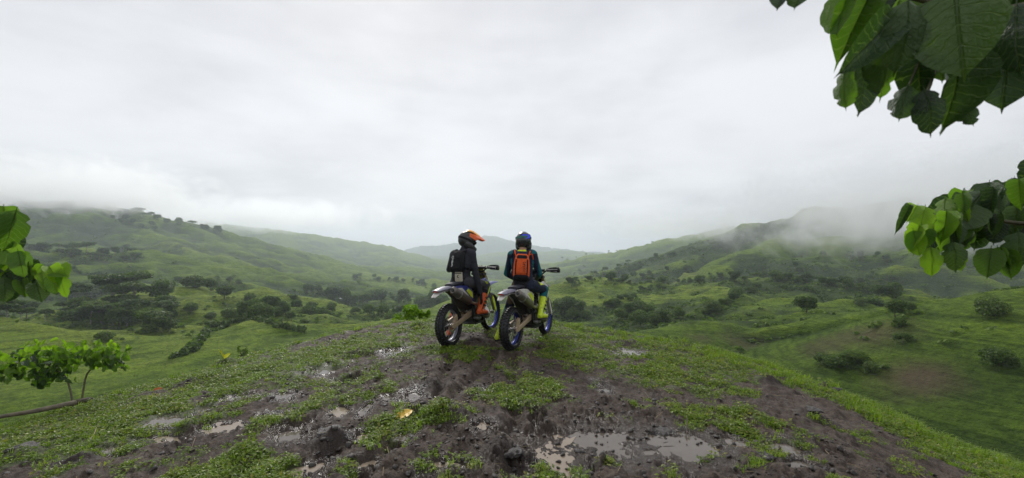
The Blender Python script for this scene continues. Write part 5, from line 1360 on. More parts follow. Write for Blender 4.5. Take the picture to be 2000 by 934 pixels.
scatter((1100, 1360, 520, 545), 18, ['broadleaf_tree'], (5, 8), 'on the shaded flank of the misty ridge', 'trees on the flank of the misty ridge', 350)
scatter((1540, 1780, 500, 560), 20, ['broadleaf_tree', 'pale_tree'], (4, 7), 'in the misty hollow under the fog', 'trees under the fog', 200)
scatter([(1085, 513), (1130, 508), (1180, 500), (1230, 493), (1290, 480)], 13, ['palm_tree'], (14, 19), 'standing on the far pasture ridge', 'palms on the far ridge', 900, (10, 1))
for (x, y, h, kd, lb) in [(1575, 612, 4.5, 'broadleaf_tree', 'dark tree alone on the terraced slope'), (1570, 600, 3.5, 'bush', 'dark bush just above the lone tree on the terraced slope'), (1680, 596, 4, 'bush', 'dark bush at the upper edge of the terraced slope'),
                          (1640, 722, 2.8, 'bush', 'dark bush at the foot of the terraced slope'), (1672, 716, 3.2, 'bush', 'larger dark bush beside the patch of bare earth'), (1700, 728, 2.4, 'bush', 'low bush touching the patch of bare earth'), (1610, 716, 2.2, 'bush', 'low bush behind the grassy edge of the hilltop'),
                          (1757, 640, 3.2, 'bush', 'bush in the crease between the two slopes'), (1748, 620, 3.5, 'broadleaf_tree', 'small tree at the top of the crease'), (1762, 670, 3.0, 'pale_tree', 'light green shrub lower down the crease'), (1775, 606, 3.0, 'bush', 'bush on the rim above the crease'),
                          (1930, 620, 3.5, 'bush', 'dark bush high on the steep green slope'), (1950, 720, 4.0, 'bush', 'dark bush on the steep green slope below the leafy branch'), (1300, 560, 7, 'palm_tree', 'palm rising from the low crest'), (1390, 556, 9, 'palm_tree', 'tall palm on the wooded crest')]:
    JOBS.append(((x, y), 50, kd, h, lb, None))
ORD = 'first second third fourth fifth sixth seventh eighth ninth tenth eleventh twelfth thirteenth fourteenth fifteenth sixteenth seventeenth eighteenth nineteenth twentieth'.split()
_by = {}
for i, j in enumerate(JOBS):
    if j[5] and not any(k in j[5] for k in ('dark wood', 'gully', 'valley wood', 'under the fog', 'flank', 'hollow', 'wooded crest')): _by.setdefault(j[4], []).append(i)
for lab, ii in _by.items():
    ii.sort(key=lambda i: JOBS[i][0][0])
    for n_, i in enumerate(ii):
        if len(ii) > 1 and n_ < 20: JOBS[i] = JOBS[i][:4] + (lab + ', ' + ORD[n_] + ' from the left', JOBS[i][5])
_h = {}
for dm in sorted(set(j[1] for j in JOBS)):
    ii = [i for i, j in enumerate(JOBS) if j[1] == dm]
    for i, p in zip(ii, hits([JOBS[i][0] for i in ii], dm)): _h[i] = p
for i, j in enumerate(JOBS):
    p = _h[i]
    if p is None or p[1] > 3000: continue
    plant(j[2], (p[0], p[1], p[2] - 0.15), j[3], j[4], j[5])

# hedges: one thing each, a row of stems with leaf sprays
def hedge(label, pix, dmin, hgt, wid, step, mat, seed):
    P = [Vector(p) for p in hits(pix, dmin) if p]
    blobs = []; g = np.random.default_rng(seed); st = []
    for a, b in zip(P[:-1], P[1:]):
        n = max(2, int((b - a).length / step))
        for k in range(n):
            t = k / n; x = a.x + (b.x - a.x) * t + g.normal() * wid * 0.3; y = a.y + (b.y - a.y) * t + g.normal() * wid * 0.3
            st.append((x, y))
    xy = np.array(st); zz = land(xy[:, 0], xy[:, 1])
    o = empty('hedgerow', (xy[0, 0], xy[0, 1], zz[0]))
    for (x, y), z in zip(xy, zz):
        s = hgt * (0.5 + 0.7 * g.random())
        blobs.append(((x - xy[0, 0], y - xy[0, 1], z - zz[0] + s * 0.35), (wid * (0.5 + 0.5 * g.random()), wid * (0.5 + 0.5 * g.random()), s * 0.55)))
    obj('foliage', crown_mesh('foliage', blobs, len(blobs) * 60, hgt * 0.30, mat, seed, 0.5, 0.5), o)
    m = MB()
    for b in blobs[::3]: m.tube([(b[0][0], b[0][1], b[0][2] - hgt * 0.6), (b[0][0], b[0][1], b[0][2] + hgt * 0.1)], 0.05, 5)
    tag(m.build('stems', BARKD, o), kind='stuff')
    tag(o, label, 'hedge')
hedge('dark hedge running up the edge of the mown knoll', [(345, 700), (372, 688), (392, 668), (402, 650), (440, 640)], 45, 1.8, 1.1, 0.8, LEAF['mid'], 901)
hedge('light green hedge along the far edge of the knoll', [(405, 640), (470, 630), (540, 640), (600, 650)], 60, 2.0, 1.3, 0.9, LEAF['pale'], 902)
hedge('hedge along the foot of the long hill', [(0, 476), (60, 486), (130, 497), (220, 507)], 200, 3.5, 2.0, 2.2, LEAF['dark'], 903)
hedge('overgrown hedge on the middle slope', [(60, 520), (150, 535), (240, 540), (300, 545)], 150, 3.0, 2.0, 2.0, LEAF['mid'], 904)
hedge('hedge between the misty ridge and the terraced slope', [(1530, 565), (1600, 575), (1680, 590), (1740, 602)], 100, 2.4, 1.6, 1.2, LEAF['dark'], 905)

# scrub too small and dense to count
_tv = np.zeros(len(terrain.data.vertices) * 3, np.float32); terrain.data.vertices.foreach_get('co', _tv); _tv = _tv.reshape(-1, 3)
_rr = np.hypot(_tv[:, 0], _tv[:, 1]); _az = np.degrees(np.arctan2(_tv[:, 0], _tv[:, 1]))
_ok = np.where((_rr > 60) & (_rr < 1300) & (np.abs(_az) < 58))[0]
_sa = np.zeros(len(_tv), np.float32); terrain.data.attributes['scrub'].data.foreach_get('value', _sa)
_sc = _sa[_ok] + 0.22 * fbm(_tv[_ok, 0] / 14, _tv[_ok, 1] / 14, 3, 77)
_pr = sstep(0.44, 0.78, _sc) + 0.012; _pr /= _pr.sum()
_pick = rng.choice(_ok, 13500, replace=False, p=_pr)
_bl = []
for i in _pick:
    s = (0.22 + 0.75 * rng.random() ** 2.2) * (0.8 + min(_rr[i], 600) / 420.0)
    _bl.append(((_tv[i, 0] + rng.normal() * 0.8, _tv[i, 1] + rng.normal() * 0.8, _tv[i, 2] + s * 0.25), (s * rng.uniform(0.8, 1.8), s * rng.uniform(0.8, 1.8), s * 0.7)))
def scrub_mesh(bl, per, mat, name):
    C = np.repeat(np.array([b[0] for b in bl]), per, 0); R_ = np.repeat(np.array([b[1] for b in bl]), per, 0); n = len(C)
    d = rng.normal(size=(n, 3)); d[:, 2] = np.abs(d[:, 2]); d /= np.linalg.norm(d, axis=1)[:, None]
    P = C + d * R_ * 0.85
    nr = d + rng.normal(size=(n, 3)) * 0.6 + np.array([0, 0, 0.5]); nr /= np.linalg.norm(nr, axis=1)[:, None]
    a = np.cross(nr, rng.normal(size=(n, 3))); a /= np.linalg.norm(a, axis=1)[:, None]; b = np.cross(nr, a)
    s = R_[:, :1] * rng.uniform(0.3, 0.65, (n, 1))
    V = np.stack([P - a * s, P - b * s * 0.6, P + a * s * 0.9 - nr * s * 0.3, P + b * s * 0.6], 1).reshape(-1, 3)
    return mesh_np(name, V, np.arange(n * 4).reshape(n, 4), mat)
_ub = []                                                 # thickets round the feet of the trees
for e_ in bpy.data.objects:
    if e_.type == 'EMPTY' and e_.name.split('.')[0] in ('broadleaf_tree', 'umbrella_tree', 'pale_tree') and e_.location.y < 1300:
        for k in range(5):
            s = rng.uniform(0.3, 0.9) * min(0.8 + e_.location.y / 400.0, 2.2); _ub.append([e_.location.x + rng.normal() * 4.5, e_.location.y + rng.normal() * 4.5, s])
_ub = np.array(_ub); _uz = land(_ub[:, 0], _ub[:, 1])
tag(scrub_mesh([((p[0], p[1], z + p[2] * .2), (p[2] * 1.3, p[2] * 1.3, p[2] * .9)) for p, z in zip(_ub, _uz)], 22, LEAF['mid'], 'undergrowth'), 'tangled undergrowth round the feet of the trees', None, None, 'stuff')
tag(scrub_mesh(_bl[:8500], 11, LEAF['turf'], 'scrub'), 'low green scrub scattered over the hillsides', None, None, 'stuff')
tag(scrub_mesh(_bl[8500:], 14, LEAF['mid'], 'dark_scrub'), 'darker low scrub in the folds of the hills', None, None, 'stuff')

# the farm buildings on the valley floor
ROOFW = plain('pale_metal_roof', (0.62, 0.63, 0.65), 0.4, metal=0.2, var=0.25, nscale=1.5); WALLW = plain('weathered_farm_wall', (0.42, 0.36, 0.31), 0.8, var=0.25, nscale=2.0); GLASSD = plain('dark_window', (0.03, 0.035, 0.04), 0.2)
def farm(label, p, L, Wd, H, rz):
    e = empty('farm_building', p, rz); tag(e, label, 'building', 'farm in the valley')
    MB().box((0, 0, H / 2 - 0.5), (L, Wd, H + 1.0)).build('wall', WALLW, e, smooth=False)
    for s in (-1, 1):
        MB().loft([[(x, s * 0.02, H + Wd * 0.28), (x, s * (Wd / 2 + 0.5), H - 0.12), (x, s * (Wd / 2 + 0.5), H - 0.02), (x, s * 0.02, H + Wd * 0.28 + 0.1)] for x in (-L / 2 - 0.4, L / 2 + 0.4)]).build('roof', ROOFW, e, smooth=False)
    for k in range(int(L // 4)):
        MB().box((-L / 2 + 2 + k * 4, -Wd / 2 - 0.02, H * 0.55), (1.2, 0.08, 1.1)).build('window', GLASSD, e, smooth=False)
    MB().box((L / 2 - 2.2, -Wd / 2 - 0.03, 1.0), (1.0, 0.08, 2.0)).build('door', BARKD, e, smooth=False)
for px, py, L, lb in [(658, 598, 10, 'small farm shed with pale metal roof, nearer the stream'), (680, 596, 15, 'long farm building with pale metal roof beside the shed')]:
    p = hits([(px, py)], 420)[0]
    if p: farm(lb, (p[0], p[1], p[2] + 0.1), L, 6.0, 3.0, math.radians(12))
# ------------------------------------------------------------------ weeds, grass and crumbs on the hilltop
WEED = leaf_mat('creeping_weed_leaf', [(0.05, (0.055, 0.090, 0.010)), (0.45, (0.115, 0.180, 0.018)), (0.8, (0.195, 0.265, 0.032)), (0.97, (0.29, 0.25, 0.08))], 0.4, 0.4, objvar=0.5, nscale=1.2)
BLADE = leaf_mat('grass_blade', [(0.05, (0.095, 0.150, 0.018)), (0.5, (0.180, 0.285, 0.028)), (0.92, (0.300, 0.380, 0.055)), (0.98, (0.34, 0.28, 0.12))], 0.4, 0.45, objvar=0.4, nscale=1.2)
CRUMB = plain('dark_mud_crumb', (0.030, 0.023, 0.019), 0.5, var=0.5, nscale=40, bump=0.004)
STRAW = plain('dead_stalk', (0.26, 0.20, 0.11), 0.7, var=0.4, nscale=30)
def weed_tuft(seed, n, R, h, ls):
    g = np.random.default_rng(seed); V = []; F = []
    for i in range(n):
        a = g.random() * 6.28; rr = R * math.sqrt(g.random()); z = h * (0.25 + 0.75 * g.random()) * (1 - 0.5 * (rr / R) ** 2)
        d = np.array([math.cos(a + g.normal() * 0.8), math.sin(a + g.normal() * 0.8), g.normal() * 0.35 - 0.05]); d /= np.linalg.norm(d)
        s = np.cross(d, [0, 0, 1.0]); s /= np.linalg.norm(s); u = np.cross(s, d)
        p = np.array([rr * math.cos(a), rr * math.sin(a), z]); L = ls * g.uniform(0.6, 1.3); w = L * g.uniform(0.28, 0.42)
        o = len(V); V += [p, p + d * L * 0.45 + s * w + u * w * 0.35, p + d * L - u * L * 0.15, p + d * L * 0.45 - s * w + u * w * 0.35, p + d * L * 0.5]
        F += [(o, o + 4, o + 1), (o + 1, o + 4, o + 2), (o + 2, o + 4, o + 3), (o + 3, o + 4, o)]
    return np.array(V), np.array(F)
def blade_tuft(seed, n, R, h, w, wind=(0, 0), bend=0.6):
    g = np.random.default_rng(seed); V = []; F = []
    for i in range(n):
        a = g.random() * 6.28; b = g.random() * 6.28; rr = R * math.sqrt(g.random())
        H = h * g.uniform(0.5, 1.15); l = H * bend * g.uniform(0.2, 1.0); ww = w * g.uniform(0.6, 1.2)
        p = np.array([rr * math.cos(a), rr * math.sin(a), -0.01]); d = np.array([math.cos(b) + wind[0], math.sin(b) + wind[1], 0]); s = np.array([-math.sin(b), math.cos(b), 0])
        p1 = p + d * l * 0.25 + [0, 0, H * 0.6]; p2 = p + d * l + [0, 0, H * (1 - 0.35 * bend)]
        o = len(V); V += [p - s * ww, p + s * ww, p1 + s * ww * 0.8, p1 - s * ww * 0.8, p2]; F += [(o, o + 1, o + 2), (o, o + 2, o + 3), (o + 3, o + 2, o + 4)]
    return np.array(V), np.array(F)
def lump_shape(seed):
    bm = bmesh.new(); bmesh.ops.create_icosphere(bm, subdivisions=2, radius=1.0)
    g = np.random.default_rng(seed)
    k = g.normal(size=(4, 3)) * 2.2
    for v in bm.verts:
        c = np.array(v.co); f = 1 + 0.22 * sum(math.sin(c @ q + i) for i, q in enumerate(k)) / 2 + g.normal() * 0.06
        v.co = Vector(c * f); v.co.z *= 0.62
    V = np.array([v.co[:] for v in bm.verts]); F = np.array([[v.index for v in f.verts] for f in bm.faces]); bm.free()
    return V, F

def instanced(name, label, protos, mat, P, rot, scl, seed):
    """one object of stuff: protos scattered on points by geometry nodes"""
    coll = bpy.data.collections.new(name + '_shapes')
    for i, (V, F) in enumerate(protos):
        me = mesh_np(name + '_shape', V, F, mat, name.startswith('mud'), link=False)
        coll.objects.link(bpy.data.objects.new('%s_shape_%d' % (name, i), me))
    g = np.random.default_rng(seed)
    me = bpy.data.meshes.new(name); me.vertices.add(len(P)); me.vertices.foreach_set('co', np.asarray(P, np.float32).ravel())
    me.attributes.new('rot', 'FLOAT_VECTOR', 'POINT').data.foreach_set('vector', np.asarray(rot, np.float32).ravel())
    me.attributes.new('scl', 'FLOAT', 'POINT').data.foreach_set('value', np.asarray(scl, np.float32))
    me.attributes.new('pick', 'INT', 'POINT').data.foreach_set('value', g.integers(0, len(protos), len(P)).astype(np.int32))
    o = obj(name, me)
    t = bpy.data.node_groups.new(name, 'GeometryNodeTree')
    t.interface.new_socket('Geometry', in_out='INPUT', socket_type='NodeSocketGeometry'); t.interface.new_socket('Geometry', in_out='OUTPUT', socket_type='NodeSocketGeometry')
    N, L = t.nodes, t.links
    gi, go = N.new('NodeGroupInput'), N.new('NodeGroupOutput')
    ci = N.new('GeometryNodeCollectionInfo'); ci.inputs['Collection'].default_value = coll; ci.inputs['Separate Children'].default_value = True
    ip = N.new('GeometryNodeInstanceOnPoints'); ip.inputs['Pick Instance'].default_value = True
    def na(nm, ty):
        n = N.new('GeometryNodeInputNamedAttribute'); n.data_type = ty; n.inputs['Name'].default_value = nm
        return next(s for s in n.outputs if s.enabled and s.name == 'Attribute')
    L.new(gi.outputs[0], ip.inputs['Points']); L.new(ci.outputs[0], ip.inputs['Instance'])
    L.new(na('pick', 'INT'), ip.inputs['Instance Index']); L.new(na('scl', 'FLOAT'), ip.inputs['Scale'])
    e2r = N.new('FunctionNodeEulerToRotation'); L.new(na('rot', 'FLOAT_VECTOR'), e2r.inputs[0]); L.new(e2r.outputs[0], ip.inputs['Rotation'])
    L.new(ip.outputs[0], go.inputs[0])
    md = o.modifiers.new('scatter', 'NODES'); md.node_group = t
    tag(o, label, None, None, 'stuff')
    return o
def sample(n, rmin, rmax, azmax, seed):
    g = np.random.default_rng(seed)
    # even in the picture rather than on the ground: dense near, thinning with distance
    r = np.exp(g.uniform(math.log(rmin), math.log(rmax), n)); a = np.radians(g.uniform(-azmax, azmax, n))
    return r * np.sin(a), r * np.cos(a), g
def in_water(x, y):
    w = np.zeros(len(x), bool)
    for p in _pud: w |= pud_q(p, x, y) < 1.12
    return w
def edge_frac(x, y):
    r = np.hypot(x, y); R = np.interp(np.arctan2(x, y), E_TH, E_R)
    return r / R
x, y, g = sample(50000, 2.0, 13.0, 60, 41)
gm = green(x, y); ef = edge_frac(x, y)
n2 = fbm(x * 2.2, y * 2.2, 3, 515)
keep = (g.random(len(x)) < np.clip((gm - 0.22) * 1.25, 0, 1) * np.clip(0.7 + 0.9 * n2, 0.08, 1)) & ~in_water(x, y) & (ef < 1.35)
x, y = x[keep], y[keep]; z = ground_z(x, y)
rot = np.stack([g.normal(0, 0.15, len(x)), g.normal(0, 0.15, len(x)), g.uniform(0, 6.28, len(x))], -1)
instanced('weeds', 'creeping small-leaved weeds over the trampled mud', [weed_tuft(600 + i, 16, 0.055, 0.035, 0.026) for i in range(5)], WEED, np.stack([x, y, z], -1), rot, (0.65 + 0.75 * g.random(len(x))) * (0.75 + 0.05 * y), 1)
x, y, g = sample(60000, 2.0, 13.5, 60, 42)
gm = green(x, y); ef = edge_frac(x, y); n2 = fbm(x * 1.5 + 9, y * 1.5, 3, 525)
keep = (g.random(len(x)) < np.clip((gm - 0.15) * 0.9, 0, 1) * np.clip(0.45 + 0.9 * n2, 0.04, 1)) & ~in_water(x, y) & (ef < 1.5)
x, y = x[keep], y[keep]; z = ground_z(x, y)
rot = np.stack([g.normal(0, 0.12, len(x)), g.normal(0, 0.12, len(x)), g.uniform(0, 6.28, len(x))], -1)
instanced('grass', 'short tufts of grass among the weeds', [blade_tuft(620 + i, 16, 0.040, 0.050, 0.0030, bend=1.0) for i in range(4)], BLADE, np.stack([x, y, z], -1), rot, 0.6 + 0.8 * g.random(len(x)), 2)
# longer bright grass along the right-hand brow and thinly along the rest of the edge
x, y, g = sample(52000, 2.6, 14.0, 62, 43)
ef = edge_frac(x, y); az = np.degrees(np.arctan2(x, y))
pr = np.clip(1 - np.abs(ef - 1.06) / 0.22, 0, 1) * np.where(az > 24, 1.0, np.where(az > 5, 0.35, 0.10))
pr = np.maximum(pr, np.clip((ef - 1.0) * 6, 0, 1) * np.where(az > 15, 0.9, 0.35) * (ef < 1.9))
pr *= np.clip(0.7 + 0.9 * fbm(x * 1.3, y * 1.3, 3, 535), 0.05, 1)
keep = g.random(len(x)) < pr; x, y = x[keep], y[keep]; z = ground_z(x, y)
rot = np.stack([g.normal(0, 0.1, len(x)), g.normal(0.1, 0.12, len(x)), g.normal(0, 0.7, len(x))], -1)
instanced('long_grass', 'longer bright grass blowing along the brow', [blade_tuft(640 + i, 22, 0.06, 0.115, 0.0034, (0.8, -0.2), 1.0) for i in range(4)], BLADE, np.stack([x, y, z], -1), rot, 0.55 + 0.8 * g.random(len(x)), 3)
# crumbs of mud
x, y, g = sample(26000, 2.0, 11.0, 60, 44)
gm = green(x, y); n2 = fbm(x * 1.4 - 4, y * 1.4, 4, 545)
keep = (g.random(len(x)) < np.clip(1 - gm * 1.3, 0.03, 1) * np.clip(0.25 + 1.1 * n2, 0.02, 1))
x, y = x[keep], y[keep]; z = ground_z(x, y)
for p in _pud: 
    q = pud_q(p, x, y); z = np.where(q < 1.1, np.maximum(z, p[2]), z)
drop = in_water(x, y) & (g.random(len(x)) < 0.75); x, y, z = x[~drop], y[~drop], z[~drop]
rot = np.stack([g.normal(0, 0.4, len(x)), g.normal(0, 0.4, len(x)), g.uniform(0, 6.28, len(x))], -1)
instanced('mud_crumbs', 'crumbs and small clods of dark mud', [lump_shape(660 + i) for i in range(4)], CRUMB, np.stack([x, y, z], -1), rot, 0.005 + 0.020 * g.random(len(x)) ** 3, 4)
# dead stalks
x, y, g = sample(1500, 2.0, 10.0, 58, 46)
keep = ~in_water(x, y) & (g.random(len(x)) < 0.55); x, y = x[keep], y[keep]; z = ground_z(x, y) + 0.004
rot = np.stack([g.normal(0, 0.12, len(x)), g.normal(0, 0.12, len(x)), g.uniform(0, 6.28, len(x))], -1)
def stalk(s):
    m = MB(); m.tube([(-0.5, 0, 0.02), (-0.1, 0.03 * s, 0.05), (0.5, 0.08 * s, 0.0)], (0.012, 0.014, 0.008), 5); return np.array(m.v), np.array([f for f in m.f if len(f) == 4])
instanced('dead_stalks', 'short dead stalks lying on the mud', [stalk(1), stalk(-2)], STRAW, np.stack([x, y, z], -1), rot, 0.05 + 0.13 * g.random(len(x)) ** 2, 5)

# larger clods that can be told apart
CLOD_L = [(1240, 880, .045, 'small dark clod standing in the brown end of the long puddle'), (1132, 868, .04, 'dark clod at the near rim of the milky puddle'), (1290, 832, .09, 'crusted clod ringing the far side of the long puddle'), (1495, 895, .07, 'dark clod beside the small puddles near the brow'),
          (640, 866, .11, 'heap of churned dark mud beside a milky puddle'), (995, 890, .075, 'big soft lump of mud next to the milky puddle'), (45, 890, .10, 'dark flat boulder of mud in the weeds'), (1628, 746, .075, 'dark stone on the grassy brow'), (1590, 815, .06, 'dark clod on the trodden path'), (806, 858, .03, 'little clod in a puddle by the yellow leaf'), (730, 750, .05, 'dark clod by the small sky-lit puddles')]
CLODM = plain('wet_clod', (0.030, 0.024, 0.021), 0.45, var=0.6, nscale=30, bump=0.012)
for i, (px, py, r, lb) in enumerate(CLOD_L):
    x, y, z = P2(px, py); z = float(ground_z(np.array([x]), np.array([y]))[0])
    V, F = lump_shape(700 + i)
    gg = np.random.default_rng(720 + i)
    o = mesh_np('mud_clod' if 'stone' not in lb else 'stone', V, F, CLODM, True)
    sb = o.modifiers.new('s', 'SUBSURF'); sb.levels = sb.render_levels = 2
    tx = bpy.data.textures.new('clod', 'CLOUDS'); tx.noise_scale = 0.5; dm_ = o.modifiers.new('d', 'DISPLACE'); dm_.texture = tx; dm_.strength = 0.8
    o.location = (x, y, z - r * 0.12); o.scale = (r * gg.uniform(0.9, 1.4), r * gg.uniform(0.8, 1.1), r * 0.55); o.rotation_euler = (0, 0, gg.random() * 6)
    tag(o, lb, 'clod' if 'stone' not in lb else 'stone')

# ------------------------------------------------------------------ leaves, saplings and the overhanging tree
def leaf_shape(seed, L=1.0, curl=0.0, twist=0.0, torn=0.0, wid=0.74, fold=0.16, droop=0.25, heart=0.12, nx=12):
    """one broad leaf along +X, face up +Z, base at the origin; midrib fold, sunken veins, wavy rim, drooping drawn-out tip"""
    g = np.random.default_rng(seed); V = []; F = []; ph = g.random() * 6
    ny = 7
    for i in range(nx + 1):
        t = i / nx
        tb = min(t / 0.90, 1.0); u_ = 2 * tb ** 0.80 - 1; w = wid * 0.5 * max(1 - abs(u_) ** 2.3, 0) ** 0.62 + (0.028 * (1 - t) * 9 if t > 0.88 else 0.02 if i else 0.01)
        for j in range(ny):
            v = (j / (ny - 1) - 0.5) * 2
            x = t * L - heart * (abs(v) ** 1.5) * (1 - t) * 0.9 + 0.06 * abs(v) * t
            zz = fold * abs(v) * w * 1.4 - droop * t * t + 0.018 * math.sin(t * 16 + ph + abs(v) * 4) * abs(v) - 0.012 * (1 - abs(v)) * (0.5 + 0.5 * math.cos(t * 30 - abs(v) * 7))
            yy = w * v * (1 - torn * max(0.0, math.sin(t * 21 + ph * 3) * math.sin(t * 8 + seed)) * abs(v))
            zz += curl * (v * v) * w + twist * v * w * t
            V.append((x, yy, zz))
    for i in range(nx):
        for j in range(ny - 1):
            a = i * ny + j; F.append((a, a + ny, a + ny + 1, a + 1))
    m = MB(); m.add(V, F)
    m.tube([(-0.20 * L, 0, 0.03), (-0.06 * L, 0, 0.008), (0.1, 0, -0.01), (L * 0.6, 0, -droop * 0.36 - 0.008), (L * 0.95, 0, -droop * 0.9 - 0.005)], (0.010, 0.012, 0.012, 0.008, 0.003), 5)
    return m
def big_leaf_mat(name, stops, transl, rough=0.38):
    b = NB(name)
    oi = b.add('ShaderNodeObjectInfo')
    P = b.pos()
    s = b.add('ShaderNodeSeparateXYZ'); b.put(s.inputs[0], P)
    ay = b.math('ABSOLUTE', s.outputs[1])
    vein = b.math('SINE', b.math('ADD', b.math('MULTIPLY', b.math('SUBTRACT', s.outputs[0], b.math('MULTIPLY', ay, 0.75)), 48.0), b.math('MULTIPLY', b.noise(3.0, 2, 0.5, P), 9.0)))
    vf = b.ramp(vein, [(0.86, 0.0), (0.99, 1.0)])
    mid = b.ramp(ay, [(0.0, 1.0), (0.022, 0.0)])
    vf = b.math('MAXIMUM', vf, mid)
    n = b.noise(14.0, 4, 0.6, P)
    col = b.ramp(b.math('ADD', b.math('MULTIPLY', oi.outputs['Random'], 0.8), b.math('MULTIPLY', n, 0.2)), stops)
    col = b.mix(b.math('MULTIPLY', vf, 0.5), col, (0.15, 0.22, 0.08))
    h = b.math('SUBTRACT', b.math('MULTIPLY', n, 0.5), b.math('MULTIPLY', vf, 0.6))
    p = b.add('ShaderNodeBsdfPrincipled', {'Base Color': col, 'Roughness': rough, 'Specular IOR Level': 0.45, 'Normal': b.bump(h, 0.02, 0.7)})
    t = b.add('ShaderNodeBsdfTranslucent'); b.put(t.inputs['Color'], b.mix(1.0, col, (1.5, 1.7, 0.5), 'MULTIPLY'))
    ms = b.add('ShaderNodeMixShader', {0: transl}); b.l.new(p.outputs[0], ms.inputs[1]); b.l.new(t.outputs[0], ms.inputs[2]); b.l.new(ms.outputs[0], b.out.inputs['Surface'])
    return b.m
BL_DARK = big_leaf_mat('broad_leaf_dark', [(0.1, (0.020, 0.042, 0.018)), (0.6, (0.038, 0.078, 0.026)), (0.95, (0.070, 0.125, 0.030))], 0.30, 0.30)
BL_GREEN = big_leaf_mat('broad_leaf_green', [(0.1, (0.060, 0.120, 0.018)), (0.6, (0.105, 0.200, 0.024)), (0.95, (0.170, 0.290, 0.034))], 0.5)
BL_LIME = big_leaf_mat('broad_leaf_lime', [(0.1, (0.110, 0.200, 0.016)), (0.6, (0.180, 0.310, 0.022)), (0.95, (0.270, 0.420, 0.040))], 0.5)
LEAFM = {}
for mt, nm in ((BL_DARK, 'dark'), (BL_GREEN, 'green'), (BL_LIME, 'lime')):
    for i, (wd, dr, cu, tw, to) in enumerate(((0.78, 0.22, 0.0, 0.3, 0.1), (0.66, 0.30, -0.5, -0.5, 0.15), (0.86, 0.16, 0.25, 0.2, 0.1), (0.55, 0.40, 0.7, -0.7, 0.2), (0.74, 0.42, -0.35, 0.6, 0.3), (0.70, 0.10, 0.45, -0.3, 0.0), (0.62, 0.55, 0.9, 0.5, 0.2), (0.80, 0.34, -0.7, -0.2, 0.35))):
        me = leaf_shape(800 + i, wid=wd, droop=dr, curl=cu, twist=tw, torn=to).mesh('leaf', mt, True, fix=False)
        LEAFM[(nm, i)] = me
TWIG = plain('green_twig', (0.085, 0.075, 0.035), 0.6, var=0.3, nscale=20)
def add_leaf(parent, base, tip, normal, kind, v, width=1.0):
    b, t = Vector(base), Vector(tip); x = (t - b); L = x.length; x.normalize()
    n = Vector(normal); z = (n - x * n.dot(x)).normalized(); y = z.cross(x)
    Mx = Matrix((x, y, z)).transposed().to_4x4(); Mx.translation = b
    o = obj('leaf', LEAFM[(kind, (v + 4 * random.randrange(2)) % 8)], parent)
    o.matrix_world = Mx @ Matrix.Diagonal((L, L * width, L, 1))
    o.matrix_parent_inverse = Matrix.Identity(4)
    o.matrix_basis = parent.matrix_world.inverted() @ (Mx @ Matrix.Diagonal((L, L * width, L, 1))) if parent else Mx
    return o
def px_leaf(parent, bx, by, tx, ty, d, kind, v, width=1.0, dd=0.03, tilt=None):
    b = Vector(W(bx, by, d)); t = Vector(W(tx, ty, d - dd))
    n = (Vector((0, 0, CAMZ)) - b).normalized() * 0.8 + Vector((random.gauss(0, 0.35), 0, random.uniform(0.1, 0.7))) if tilt is None else Vector(tilt)
    return add_leaf(parent, b, t, n, kind, v, width)

# -- tree whose boughs reach in at the upper right (its trunk stands outside the picture)
rt = empty('broad_leaf_tree', (2.75, 0.75, float(ground_z(np.array([2.75]), np.array([0.75]))[0])))
tag(rt, 'broad-leaved tree reaching two boughs of big drooping leaves into the view', 'tree')
def wchild(mb, name, mat, parent):
    o = mb.build(name, mat, parent); o.matrix_parent_inverse = Matrix.Identity(4); o.location = -Vector(parent.location) ; return o
bpy.context.view_layer.update()
gz0 = rt.location.z
wchild(MB().tube([(2.75, 0.75, gz0 - 0.2), (2.78, 0.80, 0.7), (2.72, 0.9, 1.4), (2.60, 1.0, 2.1), (2.45, 1.05, 2.7)], (0.085, 0.07, 0.06, 0.05, 0.035), 10, smooth=3), 'trunk', BARK, rt)
br1 = wchild(MB().tube([(2.60, 1.0, 2.1), (2.25, 1.18, 2.34), W(1990, 15, 1.42), W(1900, 22, 1.42), W(1800, 0, 1.40), W(1700, -20, 1.40), W(1560, -40, 1.45)], (0.03, 0.022, 0.014, 0.010, 0.008, 0.006, 0.004), 8, smooth=3), 'bough', TWIG, rt)
br2 = wchild(MB().tube([(2.73, 0.88, 1.35), (2.75, 1.5, 1.55), (2.75, 2.0, 1.62), W(1990, 437, 2.25), W(1900, 420, 2.25), W(1830, 421, 2.22), W(1795, 415, 2.2)], (0.026, 0.02, 0.016, 0.011, 0.008, 0.006, 0.004), 8, smooth=3), 'bough', TWIG, rt)
br3 = wchild(MB().tube([(2.66, 0.95, 1.8), (2.60, 1.3, 2.1), W(2010, 120, 1.5), W(1900, 130, 1.48), W(1800, 120, 1.46), W(1700, 130, 1.45)], (0.022, 0.016, 0.010, 0.007, 0.005, 0.003), 8, smooth=3), 'bough', TWIG, rt)
bpy.context.view_layer.update()
